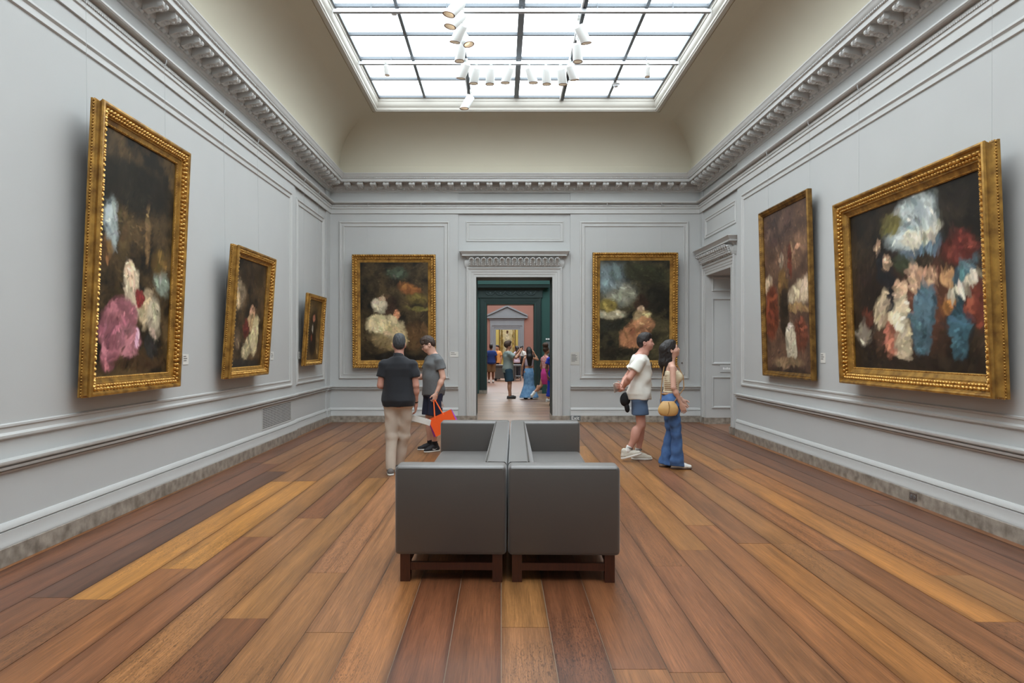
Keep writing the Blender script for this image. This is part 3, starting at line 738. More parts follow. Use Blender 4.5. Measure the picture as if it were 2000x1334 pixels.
_nt.links.new(_a.outputs['Color'], _b.inputs['Base Color'])
_b.inputs['Roughness'].default_value = 0.4; _b.inputs['Specular IOR Level'].default_value = 0.3
def canvas(w, h, base, layers, seed, n=150):
    """layers: (cx, cy, rx, ry, angle, colour, softness, streak angle) in 0..1 canvas units"""
    nu = n; nv = max(20, int(n * h / w)); asp = h / w
    U, V = np.meshgrid(np.linspace(0, 1, nu), np.linspace(0, 1, nv), indexing='ij')
    wu = U + 0.10 * (fbm(U, V, 5, seed, asp) - 0.5) + 0.05 * (fbm(U, V, 16, seed + 9, asp) - 0.5)
    wv = V + (0.10 * (fbm(U, V, 5, seed + 20, asp) - 0.5) + 0.05 * (fbm(U, V, 16, seed + 29, asp) - 0.5)) / asp
    c0, c1 = (np.array(lin(c)) for c in base)
    k = (fbm(U, V, 6, seed + 40, asp) * 2.6 - 0.8).clip(0, 1)[..., None]
    C = c0 * (1 - k) + c1 * k
    for q, (cx, cy, rx, ry, ang, col, soft, fold) in enumerate(layers):
        a = math.radians(ang); x = wu - cx; y = (wv - cy) * asp; ryy = ry * asp
        xr = x * math.cos(a) + y * math.sin(a); yr = -x * math.sin(a) + y * math.cos(a)
        d = np.sqrt((xr / rx) ** 2 + (yr / ryy) ** 2)
        al = ((1.08 - d) / (soft * 0.75)).clip(0, 1); al = al * al * (3 - 2 * al)
        fa = math.radians(fold); ph = (U * math.cos(fa) + V * asp * math.sin(fa))
        sh = 0.30 + 1.2 * fbm((ph * 0.9 + 0.4 * fbm(U, V, 4, seed + 70 + q, asp)).clip(0, 3) / 3, np.zeros_like(U) + 0.3, 34, seed + 60 + q, 0.1, 2)
        cc = np.array(lin(col))[None, None] * sh[..., None]
        C = C * (1 - al[..., None]) + cc * al[..., None]
        rs = np.random.RandomState(seed * 7 + q)
        for z in range(7):
            t_, rr_ = rs.uniform(0, 2 * math.pi), math.sqrt(rs.rand()) * 0.8
            x2, y2 = xr - rx * rr_ * math.cos(t_), yr - ryy * rr_ * math.sin(t_)
            a2 = rs.uniform(0, math.pi); ca, sa = math.cos(a2), math.sin(a2); s1, s2 = rs.uniform(.25, .6), rs.uniform(.1, .25); r_ = math.sqrt(rx * ryy)
            d2 = np.sqrt(((x2 * ca + y2 * sa) / (r_ * s1)) ** 2 + ((-x2 * sa + y2 * ca) / (r_ * s2)) ** 2)
            al2 = (((1.1 - d2) / 0.5).clip(0, 1) * al)[..., None] * 0.8
            C = C * (1 - al2) + (np.array(lin(col)) * math.exp(rs.normal(-0.1, 0.45)) * (1 + rs.normal(0, .07, 3))).clip(0, 1) * al2
    # brush strokes: short dabs of the local colour with varied value
    r = np.random.RandomState(seed + 5); ns = int(9 * n)
    A0 = fbm(U, V, 3, seed + 95, asp, 2) * 6.0
    for q in range(ns):
        i, j = r.randint(nu), r.randint(nv); big = 1.0 - 0.72 * q / ns
        ln, wd = (0.012 + 0.035 * r.rand()) * big * nu, max(1.0, (0.005 + 0.011 * r.rand()) * big * nu)
        ang = A0[i, j] + r.uniform(-0.5, 0.5); ca, sa = math.cos(ang), math.sin(ang); e = int(ln) + 2
        i0_, i1_, j0_, j1_ = max(0, i - e), min(nu, i + e + 1), max(0, j - e), min(nv, j + e + 1)
        X = np.arange(i0_, i1_)[:, None] - i; Yg = np.arange(j0_, j1_)[None] - j
        d = ((X * ca + Yg * sa) / ln) ** 2 + ((-X * sa + Yg * ca) / wd) ** 2
        al = (0.75 * (1.3 - d) / 0.6).clip(0, 0.75)[..., None]
        lum = C[i, j].mean()
        cc = C[i, j] * math.exp(r.normal(0, 0.30)) + r.normal(0, 0.03 * (lum + 0.02), 3)
        sub = C[i0_:i1_, j0_:j1_]; sub *= (1 - al); sub += al * cc.clip(0, 1)
    lum = C.mean(-1, keepdims=True); C = ((C * 0.84 + lum * 0.16) * np.array([0.92, 0.86, 0.74])).clip(0, 1)     # old varnish
    vs = np.stack([(U - 0.5) * w, np.zeros_like(U), V * h], -1).reshape(-1, 3)
    idx = np.arange(nu * nv).reshape(nu, nv)
    fs = np.stack([idx[:-1, :-1], idx[1:, :-1], idx[1:, 1:], idx[:-1, 1:]], -1).reshape(-1, 4)
    cols = np.concatenate([C, np.ones_like(U)[..., None]], -1).reshape(-1, 4)
    return vs, fs, cols

def painting(wall, ua, ub, z0, z1, th, ob, depth, fw, style, label, base, layers, seed, canvas_n=150, dt=0.0, wires=True):
    w, h = ub - ua, (z1 - z0) / math.cos(th)
    um = (ua + ub) / 2
    if wall == 'left': loc, rz = (XL - dt, um, z0), math.pi / 2
    elif wall == 'right': loc, rz = (XR + dt, um, z0), -math.pi / 2
    elif wall == 'back': loc, rz = (um, YB + dt, z0), 0.0
    else: loc, rz = (um, wall, z0), 0.0
    t = empty('framed_painting', loc, label, 'painting', rz=rz)
    cs, sn = math.cos(th), math.sin(th)
    def mp(u, v, o): return (u, -(ob + o * cs + v * sn), v * cs - o * sn)
    D, F = depth, fw
    if style == 'deep':      # scooped outer side, high lip, ornamented inner slope
        prof = [(0.02, 0), (0.0, 0.012), (0.0, D * .22), (0.012, D * .28), (0.006, D * .32), (0.018, D * .42), (0.022, D * .62), (0.012, D * .78), (0.006, D * .86), (0.012, D * .97), (0.028, D), (0.04, D * .96), (0.046, D * .82), (F * .42, D * .70), (F * .62, D * .62), (F * .70, D * .62), (F * .72, D * .52), (F * .9, D * .42), (F, D * .36), (F, D * .2)]
        bands = [(F * .40, D * .74, .016, .03, 0.05), (F * .56, D * .67, .013, .024, 0.042), (0.004, D * .3, .009, .009, 0.026), (F * .95, D * .41, .006, .006, 0.018)]
    elif style == 'rope':    # slanted gadroon on the outer edge, leaf band inside
        prof = [(0.008, 0), (0.0, 0.01), (0.0, D * .7), (0.012, D * .95), (0.032, D), (0.046, D * .85), (0.05, D * .66), (F * .4, D * .6), (F * .52, D * .66), (F * .62, D * .6), (F * .66, D * .46), (F * .8, D * .4), (F, D * .3), (F, D * .15)]
        bands = [(0.024, D * .98, .028, .02, 0.05), (F * .50, D * .68, .024, .02, 0.06), (F * .50, D * .72, .009, .009, 0.0275)]
    else:                    # thin plain
        prof = [(0.004, 0), (0, 0.008), (0, D * .8), (0.01, D), (0.024, D), (0.03, D * .86), (F * .5, D * .72), (F * .6, D * .8), (F * .7, D * .66), (F, D * .45), (F, D * .2)]
        bands = [(F * .4, D * .78, .011, .008, 0.03)]
    MB().sweep_rect(-w / 2, w / 2, 0, h, prof, mp).build('frame', M_GOLD if style != 'plain' else M_GOLDD, t, 32)
    MB().sweep_rect(-w / 2, w / 2, 0, h, [(0.02, 0.0), (w * 0.5 - 0.002, 0.0)], mp).build('backing', M_BACKB, t)
    orn = MB()
    tiltm = Matrix.Rotation(th, 3, 'X')
    for s, o, r1, r2, sp in bands:
        L1, L2 = w - 2 * s, h - 2 * s
        n1, n2 = max(2, int(L1 / sp)), max(2, int(L2 / sp))
        for k in range(n1):
            u = -L1 / 2 + L1 * (k + .5) / n1
            for v, sg_ in ((s, 1), (h - s, -1)):
                R = tiltm @ Matrix.Rotation(0.6 * sg_, 3, 'Y')
                orn.ell(mp(u, v, o), (r2 * .8, r2, r1), 5, 4, R)
        for k in range(n2):
            v = s + L2 * (k + .5) / n2
            for u, sg_ in ((-w / 2 + s, 1), (w / 2 - s, -1)):
                R = tiltm @ Matrix.Rotation(0.6 * sg_, 3, 'Y')
                orn.ell(mp(u, v, o), (r1, r2, r2 * .8), 5, 4, R)
    tag(orn.build('ornament', M_GOLDL if style != 'plain' else M_GOLD, t, 70), kind='stuff')
    cwid, chei = w - 2 * F + 0.004, h - 2 * F + 0.004
    vs, fs, cols = canvas(cwid, chei, base, layers, seed, canvas_n)
    out = D * .26
    vs2 = [mp(x, z + F - 0.002, out) for x, y, z in vs]
    me = bpy.data.meshes.new('canvas'); me.from_pydata(vs2, [], [tuple(int(i) for i in f) for f in fs])
    at_ = me.color_attributes.new('paint', 'FLOAT_COLOR', 'POINT'); at_.data.foreach_set('color', cols.astype(np.float32).ravel())
    me.materials.append(M_PAINT); me.polygons.foreach_set('use_smooth', [True] * len(me.polygons)); me.update()
    co = bpy.data.objects.new('canvas', me); COL.objects.link(co); co.parent = t
    if wires:
        for sx in (-0.42, 0.42) if wall in ('left', 'right') else (-0.32, 0.32):
            x = sx * w
            hk = 4.60 - z0
            MB().cyl((x, -0.075 - dt, hk), (x, -(ob + h * sn * 0.3) + 0.004, h * cs * 0.3), 0.0016, n=5).build('hanging_wire', M_WIRE, t)
            MB().tube([(x, -0.06 - dt, hk + 0.075), (x, -0.094 - dt, hk + 0.085), (x, -0.094 - dt, hk + 0.03), (x, -0.08 - dt, hk - 0.005)], 0.006, 6).build('hook', M_WIRE, t)
    return t

DK, BRN = (26, 22, 18), (58, 44, 30)
painting('left', 5.76, 7.40, 1.172, 3.71, .045, .07, .125, .17, 'deep', 'largest tall gilt-framed painting on the vent wall, nearest the viewer, with pink drapery', ((24, 21, 16), (96, 76, 46)), [
    (.12, .62, .10, .14, 10, (176, 196, 206), .7, 40), (.06, .50, .12, .07, 0, (120, 84, 44), .8, 20), (.86, .42, .13, .08, 20, (150, 168, 160), .7, 30), (.82, .50, .16, .08, 0, (116, 92, 40), .9, 60),
    (.30, .62, .11, .20, 5, (104, 86, 52), .9, 90), (.42, .80, .6, .14, 0, (34, 31, 24), .6, 40), (.62, .60, .05, .16, 0, (132, 104, 66), .8, 90),
    (.44, .34, .13, .13, 15, (222, 206, 182), .45, 70), (.40, .43, .07, .06, 0, (226, 198, 172), .5, 30), (.66, .29, .11, .10, -10, (214, 192, 160), .5, 100), (.78, .25, .12, .10, 0, (196, 186, 166), .6, 80),
    (.56, .33, .08, .05, 0, (160, 48, 52), .5, 20), (.28, .22, .27, .10, 15, (174, 104, 124), .35, 60), (.20, .12, .20, .08, 60, (168, 98, 120), .4, 100), (.44, .14, .14, .10, 70, (186, 118, 138), .4, 120), (.72, .12, .10, .07, 0, (44, 44, 44), .6, 30), (.6, .05, .5, .04, 0, (74, 54, 32), .9, 0)], 11, 150)
painting('left', 8.69, 10.15, 1.196, 2.92, .07, .08, .13, .14, 'deep', 'middle gilt-framed portrait on the vent wall, dark with a pale gown', ((32, 26, 20), (96, 74, 50)), [
    (.2, .68, .2, .16, 30, (150, 132, 110), .9, 30), (.14, .6, .1, .1, 0, (196, 168, 130), .9, 10), (.55, .85, .5, .12, 0, (58, 44, 30), .8, 0), (.62, .52, .10, .07, 0, (212, 164, 132), .5, 30), (.60, .42, .16, .08, 10, (206, 170, 128), .5, 60),
    (.74, .30, .14, .2, -10, (206, 192, 150), .4, 100), (.56, .2, .26, .1, 30, (214, 202, 162), .45, 70), (.45, .36, .1, .1, 0, (104, 36, 34), .6, 30), (.2, .25, .1, .12, 0, (118, 98, 80), .8, 10), (.5, .03, .6, .05, 0, (34, 30, 28), .6, 0)], 21, 120)
painting('left', 12.31, 13.48, 1.26, 2.585, .068, .07, .09, .1, 'deep', 'small dark gilt-framed portrait in the narrow panel next to the corner', ((74, 58, 36), (104, 82, 48)), [
    (.5, .45, .32, .42, 0, (24, 20, 20), .4, 90), (.5, .70, .10, .07, 0, (182, 110, 88), .6, 0), (.46, .52, .06, .08, 0, (180, 176, 170), .6, 0), (.4, .36, .07, .06, 0, (150, 60, 40), .7, 0), (.85, .3, .15, .3, 20, (128, 104, 66), .9, 30)], 31, 70, dt=REC)
painting('back', -3.154, -1.387, 1.156, 3.56, .03, .05, .10, .165, 'rope', 'rope-edged gilt-framed painting between the corner and the doorway, behind the two standing men', ((24, 22, 18), (80, 66, 42)), [
    (.55, .88, .22, .08, 0, (78, 92, 76), .9, 20), (.72, .72, .2, .08, -10, (150, 92, 40), .9, 40), (.82, .62, .2, .07, 0, (112, 98, 44), .9, 30), (.86, .52, .2, .03, 0, (132, 124, 60), .9, 0), (.8, .25, .3, .16, 0, (104, 76, 44), .9, 10), (.36, .54, .22, .16, 0, (72, 50, 36), .9, 60),
    (.27, .56, .12, .09, 20, (214, 204, 182), .5, 80), (.30, .64, .06, .04, 0, (206, 176, 150), .5, 0), (.54, .46, .07, .05, 0, (206, 138, 100), .5, 0), (.36, .36, .30, .11, -8, (226, 210, 168), .35, 70), (.50, .24, .20, .13, -35, (212, 192, 146), .45, 110), (.30, .2, .26, .08, -30, (164, 142, 100), .8, 120), (.5, .03, .6, .05, 0, (30, 26, 22), .8, 0)], 41, 130)
painting('back', 1.928, 3.735, 1.156, 3.60, .03, .05, .10, .165, 'rope', 'rope-edged gilt-framed painting with blue sky, behind the couple on the doorway wall', ((28, 28, 22), (84, 78, 54)), [
    (.16, .84, .3, .2, 0, (104, 124, 138), .8, 20), (.3, .66, .3, .14, 10, (156, 160, 150), .9, 30), (.18, .46, .26, .06, 0, (196, 190, 166), .9, 0), (.12, .55, .16, .09, 0, (150, 136, 62), .7, 50), (.2, .34, .3, .07, 0, (44, 46, 36), .8, 0), (.66, .86, .42, .12, -10, (52, 54, 36), .7, 40), (.82, .62, .2, .2, 0, (36, 34, 26), .7, 0),
    (.6, .58, .12, .09, 0, (60, 42, 30), .7, 20), (.60, .53, .05, .05, 0, (226, 190, 162), .5, 0), (.60, .44, .13, .08, 10, (220, 192, 142), .5, 60), (.52, .26, .28, .13, 38, (196, 134, 92), .4, 40), (.66, .36, .14, .08, 0, (206, 148, 106), .5, 100), (.3, .08, .4, .06, 0, (44, 40, 28), .8, 0)], 51, 130)
painting('right', 9.11, 10.83, 1.15, 3.72, .027, .035, .075, .085, 'plain', 'tall narrow-framed painting of a stormy brown sky beside the side doorway', ((74, 52, 44), (112, 82, 66)), [
    (.3, .9, .5, .16, 0, (82, 60, 54), .9, 20), (.75, .72, .3, .12, 30, (138, 102, 80), .9, 40), (.78, .47, .3, .08, 10, (206, 186, 160), .8, 20), (.1, .55, .12, .06, 0, (208, 186, 160), .8, 0), (.72, .38, .3, .03, 0, (184, 146, 96), .8, 0), (.16, .38, .17, .2, 0, (118, 52, 28), .5, 90),
    (.42, .50, .10, .17, 0, (120, 88, 44), .45, 90), (.40, .70, .06, .05, 0, (150, 128, 112), .5, 0), (.44, .36, .12, .18, 0, (52, 38, 28), .6, 90), (.58, .66, .05, .12, 0, (110, 48, 30), .6, 90), (.8, .22, .16, .1, -20, (116, 60, 40), .5, 60), (.58, .17, .14, .12, 10, (226, 216, 196), .4, 80), (.5, .06, .4, .04, 0, (150, 122, 92), .8, 0), (.5, .0, .6, .04, 0, (60, 42, 32), .8, 0)], 61, 130)
painting('right', 5.60, 8.17, 1.171, 3.31, .04, .06, .155, .2, 'deep', 'largest wide gilt-framed painting with blue and white drapery, nearest the viewer', ((22, 19, 17), (66, 52, 38)), [(.45, .35, .5, .4, 0, (66, 44, 34), 1.0, 30), (.2, .5, .2, .3, 0, (44, 32, 26), .9, 60), (.62, .42, .22, .3, 0, (92, 56, 40), .9, 80), 
    (.56, .84, .24, .18, 15, (176, 194, 206), .6, 20), (.62, .76, .2, .05, 10, (222, 220, 206), .7, 0), (.6, .66, .2, .06, 15, (96, 122, 148), .7, 20), (.5, .6, .14, .06, 0, (74, 84, 60), .8, 0), (.4, .86, .12, .1, 0, (104, 98, 50), .8, 40), (.88, .8, .16, .26, 0, (38, 32, 26), .5, 0),
    (.26, .74, .04, .06, 0, (206, 168, 140), .5, 0), (.27, .62, .07, .12, 0, (28, 28, 34), .5, 0), (.33, .63, .04, .05, 0, (210, 172, 144), .5, 0), (.33, .46, .08, .14, 0, (34, 34, 40), .5, 90), (.27, .37, .07, .12, 10, (220, 200, 168), .45, 100), (.42, .46, .05, .06, 0, (218, 180, 150), .5, 0),
    (.42, .22, .09, .22, 0, (224, 208, 180), .4, 90), (.35, .2, .05, .14, 0, (182, 108, 88), .6, 90), (.54, .52, .07, .12, 20, (226, 186, 158), .45, 60), (.62, .62, .05, .06, 0, (70, 56, 44), .5, 0), (.62, .5, .07, .08, 0, (216, 170, 140), .5, 30), (.60, .26, .09, .2, -12, (84, 120, 144), .4, 70),
    (.76, .5, .06, .06, 0, (222, 170, 116), .5, 0), (.86, .44, .11, .05, 25, (232, 224, 204), .45, 40), (.88, .54, .1, .05, 30, (70, 108, 126), .5, 30), (.84, .24, .07, .2, -8, (56, 98, 120), .45, 80), (.86, .64, .14, .1, 0, (112, 44, 36), .6, 20), (.94, .34, .08, .12, 0, (122, 56, 42), .6, 20), (.78, .34, .05, .07, 0, (190, 128, 60), .5, 50), (.1, .22, .09, .1, 30, (160, 150, 140), .6, 40), (.14, .34, .07, .08, 0, (110, 56, 40), .7, 0), (.5, .03, .6, .05, 0, (48, 38, 30), .8, 20)], 71, 170)
far_p = painting(55.98, -0.16, 1.16, 0.75, 3.4, 0.0, .03, .1, .06, 'plain', 'pale tall painting on the yellow wall at the end of the enfilade', ((206, 196, 150), (222, 214, 176)), [
    (.5, .4, .22, .45, 0, (236, 232, 210), .6, 90), (.12, .5, .1, .5, 0, (170, 146, 72), .5, 90), (.9, .5, .08, .5, 0, (176, 150, 80), .5, 90), (.5, .80, .08, .06, 0, (96, 58, 38), .6, 0), (.5, .05, .6, .08, 0, (150, 130, 90), .7, 0)], 81, 60, wires=False)

# ------------------------------------------------------------------ wall labels, signs, vent, outlet
def wall_label(px, py, wall, w, h, label, lines=3, grey=False, dt=0.0):
    if wall == 'left': Y = FPX * -XL / (VPX - px); rz = math.pi / 2
    elif wall == 'right': Y = FPX * XR / (px - VPX); rz = -math.pi / 2
    else: Y = YB; rz = 0
    p = at(px, py, Y)
    if wall == 'left': p.x = XL
    if wall == 'right': p.x = XR
    t = empty('wall_label', p, label, 'label', 'wall labels', rz)
    MB().box(-w / 2, w / 2, -0.006, 0, -h / 2, h / 2).build('card', M_LABELG if grey else M_LABEL, t)
    for k in range(lines):
        z = h / 2 - h * 0.2 - k * (h * 0.62 / max(1, lines)); ww = (0.45, 0.62, 0.5, 0.66, 0.58, 0.64, 0.4)[k % 7]
        MB().box(-w / 2 + w * 0.1, -w / 2 + w * (0.1 + ww), -0.0072, -0.006, z - 0.006, z + 0.006).build('text_line', M_LABELT, t)
wall_label(362, 702, 'left', 0.14, 0.12, 'white caption card beside the largest painting on the vent wall')
wall_label(531, 695, 'left', 0.13, 0.13, 'white caption card beside the middle painting on the vent wall')
wall_label(585, 694, 'left', 0.12, 0.13, 'white caption card beside the small dark portrait near the corner')
wall_label(887, 692, 'back', 0.18, 0.11, 'wide white caption card beside the rope-edged painting behind the standing men', 2)
wall_label(1123, 700, 'back', 0.19, 0.27, 'tall grey text panel beside the central doorway', 7, True)
wall_label(1608, 699, 'right', 0.13, 0.13, 'white caption card between the two paintings on the side-doorway wall')
# little bronze wall stud on the far wall
p = at(1332, 709, YB)
stud = MB().cyl((0, 0, 0), (0, -0.02, 0), 0.018, 0.014, 10).build('wall_sensor', M_OUTLET, None, 40, loc=(p.x, YB, p.z)); tag(stud, 'tiny dark round sensor on the panel next to the woman', 'sensor')
# exit sign on the marble
p = at(1123, 816.5, YB - 0.05)
ex = empty('exit_sign', (p.x, YB - 0.05, p.z), 'small grey exit sign on the marble skirting beside the central doorway', 'sign')
MB().box(-0.11, 0.12, -0.006, 0, -0.05, 0.05).build('plate', M_SIGNG, ex)
text_mesh('lettering', 'Exit', 0.11, M_WHITETXT, ex, (-0.08, -0.0075, -0.036), (math.pi / 2, 0, 0))
# sign on the jamb of the side doorway
js = empty('jamb_sign', (XR + 0.5, RY1, 1.155), 'narrow grey sign with white lettering on the jamb of the side doorway', 'sign')
MB().box(-0.2, 0.2, -0.018, 0, -0.075, 0.075).build('plate', M_TRIM, js)
lt = MB(); x = -0.145
for wv_ in (0.03, 0.022, 0.026, 0.03, 0.02, 0.028, 0.0, 0.024, 0.03, 0.026):
    if wv_: lt.box(x, x + wv_ - 0.006, -0.0205, -0.018, -0.02, 0.012 + (0.012 if wv_ > 0.028 else 0))
    x += wv_ if wv_ else 0.018
lt.build('lettering', M_WHITETXT, js)
# vent grille in the dado of the wall opposite the side doorway
vx0, vx1 = 10.45, 11.86
vt = empty('vent_grille', (XL, (vx0 + vx1) / 2, 0.33), 'pale perforated metal vent grille low on the wall below the middle painting', 'vent', rz=math.pi / 2)
W2 = (vx1 - vx0) / 2
MB().box(-W2, W2, -0.003, 0.0, 0, 0.335).build('shadow_box', M_BLACKM, vt)
MB().sweep_rect(-W2 - 0.02, W2 + 0.02, -0.012, 0.347, [(0, 0), (0, 0.008), (0.02, 0.008), (0.022, 0.0)], lambda u, v, t: (u, -t, v)).build('rim', M_TRIM, vt)
bar = MB().box(-W2, W2, -0.0075, -0.006, -0.0055, 0.0055).mesh('slat', M_TRIM)
for k in range(13): inst('slat', bar, vt, (0, 0, 0.012 + k * 0.0262))
bar2 = MB().box(-0.003, 0.003, -0.0070, -0.006, 0, 0.335).mesh('crossbar', M_TRIM)
for k in range(48): inst('crossbar', bar2, vt, (-W2 + (k + .5) * 2 * W2 / 48, 0, 0))
# outlet in the marble base of the wall with the wide group painting
Y = FPX * (XR - 0.046) / (1784 - VPX)
ot = empty('power_outlet', (XR - 0.046, Y, 0.075), 'small bronze power outlet set in the marble skirting under the widest painting', 'outlet', rz=-math.pi / 2)
MB().box(-0.058, 0.058, -0.006, 0, -0.037, 0.037).build('cover_plate', M_OUTLET, ot)
for sx in (-1, 1):
    MB().cyl((sx * 0.026, -0.006, 0), (sx * 0.026, -0.009, 0), 0.018, n=12).box(sx * 0.026 - 0.008, sx * 0.026 - 0.004, -0.0095, -0.009, -0.006, 0.006, 1).box(sx * 0.026 + 0.004, sx * 0.026 + 0.008, -0.0095, -0.009, -0.006, 0.006, 1).build('socket', [M_STEEL, M_BLACKM], ot)

# ------------------------------------------------------------------ sofas
def rbox(x0, x1, y0, y1, z0, z1, r=0.025, n=3, puff=0.0):
    """rounded upholstered block"""
    import bmesh
    bm = bmesh.new(); bmesh.ops.create_cube(bm, size=1.0)
    for v in bm.verts: v.co = Vector(((x0 + x1) / 2 + v.co.x * (x1 - x0), (y0 + y1) / 2 + v.co.y * (y1 - y0), (z0 + z1) / 2 + v.co.z * (z1 - z0)))
    bmesh.ops.bevel(bm, geom=list(bm.edges), offset=r, segments=n, profile=0.5, affect='EDGES')
    m = MB(); m.v = [tuple(v.co) for v in bm.verts]; bm.verts.index_update()
    m.f = [tuple(v.index for v in f.verts) for f in bm.faces]; m.mi = [0] * len(m.f); bm.free()
    return m
def sofa(loc, rz, mirror, label):
    """local: back along x=0, seat towards +x*mirror, length along y (0 = near arm)"""
    t = empty('sofa', loc, label, 'sofa', 'back-to-back sofas', rz)
    s = mirror; LEN, DEP = 2.98, 0.755
    def bx(name, x0, x1, y0, y1, z0, z1, mt, r=0.025, smooth=40):
        a, b = sorted((s * x0, s * x1)); return rbox(a, b, y0, y1, z0, z1, r).build(name, mt, t, smooth)
    g = 0.003
    bx('armrest', g, DEP + 0.008, 0, 0.2, 0.185, 0.79, M_LEATHER, 0.028)
    bx('armrest', g, DEP, LEN - 0.2, LEN, 0.185, 0.79, M_LEATHER, 0.028)
    bx('seat_base', g, DEP - 0.03, 0.19, LEN - 0.19, 0.19, 0.36, M_LEATHER, 0.02)
    for k in range(3):
        y0 = 0.2 + (LEN - 0.4) * k / 3; y1 = 0.2 + (LEN - 0.4) * (k + 1) / 3
        bx('seat_cushion', 0.2, DEP - 0.005, y0 + 0.004, y1 - 0.004, 0.35, 0.475, M_LEATHER, 0.035)
    # sloping back with a rounded top
    pr = [(g, 0.3), (g, 0.775), (g + 0.012, 0.79), (0.13, 0.792), (0.15, 0.785), (0.165, 0.765), (0.235, 0.46), (0.24, 0.3)]
    n = len(pr); m = MB()
    m.add([(s * x, 0.195, z) for x, z in pr] + [(s * x, LEN - 0.195, z) for x, z in pr], [(i, (i + 1) % n, n + (i + 1) % n, n + i) for i in range(n)] + [tuple(range(n)), tuple(range(2 * n - 1, n - 1, -1))])
    bk = m.build('backrest', M_LEATHER, t, 50)
    MB().tube([(s * 0.148, 0.2, 0.789), (s * 0.148, LEN - 0.2, 0.789)], 0.004, 6).build('piping', M_SEAM, bk)
    for y in (0.0, LEN):
        yy = y + (0.004 if y == 0 else -0.004)
        MB().tube([(s * 0.03, yy, 0.772), (s * (DEP - 0.02), yy, 0.772)], 0.004, 6).build('piping', M_SEAM, t)
    for x in (0.03, DEP - 0.095):
        for y in (0.02, LEN - 0.09):
            a, b = sorted((s * x, s * (x + 0.068))); MB().box(a, b, y, y + 0.068, 0, 0.19).build('leg', M_LEGWOOD, t)
    for y in (0.035, LEN - 0.075):
        a, b = sorted((s * 0.09, s * (DEP - 0.09))); MB().box(a, b, y, y + 0.035, 0.075, 0.125).build('stretcher', M_LEGWOOD, t)
    a, b = sorted((s * (DEP - 0.07), s * (DEP - 0.04))); MB().box(a, b, 0.085, LEN - 0.085, 0.075, 0.12).build('stretcher', M_LEGWOOD, t)
    return t
RS = -0.02
sofa((0.037, 4.63, 0), RS, -1, 'taupe leather sofa whose seat faces the vent wall, in front of the standing men')
sofa((0.043, 4.63, 0), RS, 1, 'taupe leather sofa whose seat faces the walking couple')

# counter in the rose room
ct = empty('counter', at(992, 744, 32.3), 'low grey counter on castors in the rose room behind the man taking a picture', 'counter')
ct.location.z = 0
MB().box(-0.66, 0.64, 0, 0.7, 0.7, 0.76).build('top', M_STEEL, ct)
MB().box(-0.62, 0.3, 0.05, 0.65, 0.12, 0.7).build('cabinet', M_COUNTER, ct)
for x in (-0.58, 0.25): MB().cyl((x, 0.06, 0.06), (x, 0.12, 0.06), 0.06, n=12).build('castor', M_BLACKM, ct)
for x in (0.34, 0.6):
    for y in (0.05, 0.62): MB().box(x, x + 0.035, y, y + 0.035, 0, 0.7).build('leg', M_STEEL, ct)
MB().box(0.34, 0.62, 0.05, 0.65, 0.2, 0.23).build('shelf', M_STEEL, ct)

# ------------------------------------------------------------------ figures: smooth implicit surfaces, meshed with surface nets
V3 = lambda *a: np.array(a, float)
def cone(a, b, ra, rb, k=0.02, op='u', cap=False): return dict(t='cone', a=np.array(a, float), b=np.array(b, float), ra=ra, rb=rb, k=k, op=op, cap=cap)
def ell(c, r, R=None, k=0.02, op='u'): return dict(t='ell', c=np.array(c, float), r=np.array(r, float), R=np.eye(3) if R is None else np.array(R, float), k=k, op=op)
def col(st, k=0.02, op='u'): return dict(t='col', st=np.array(st, float), k=k, op=op)
def cut(p, n): return dict(t='cut', p=np.array(p, float), n=np.array(n, float) / np.linalg.norm(n), op='cut')
def xf(prims, M, t):
    out = []
    for q in prims:
        q = dict(q)
        for key in ('a', 'b', 'c', 'p'):
            if key in q: q[key] = M @ q[key] + t
        if 'R' in q: q['R'] = M @ q['R']
        if 'n' in q: q['n'] = M @ q['n']
        out.append(q)
    return out
def bounds(q):
    if q['t'] == 'cone':
        r = max(q['ra'], q['rb']); return np.minimum(q['a'], q['b']) - r, np.maximum(q['a'], q['b']) + r
    if q['t'] == 'ell':
        e = np.sqrt(((q['R'] * q['r']) ** 2).sum(1)); return q['c'] - e, q['c'] + e
    s = q['st']
    return V3((s[:, 1] - s[:, 3]).min(), (s[:, 2] - s[:, 4]).min(), s[:, 0].min()), V3((s[:, 1] + s[:, 3]).max(), (s[:, 2] + s[:, 4]).max(), s[:, 0].max())
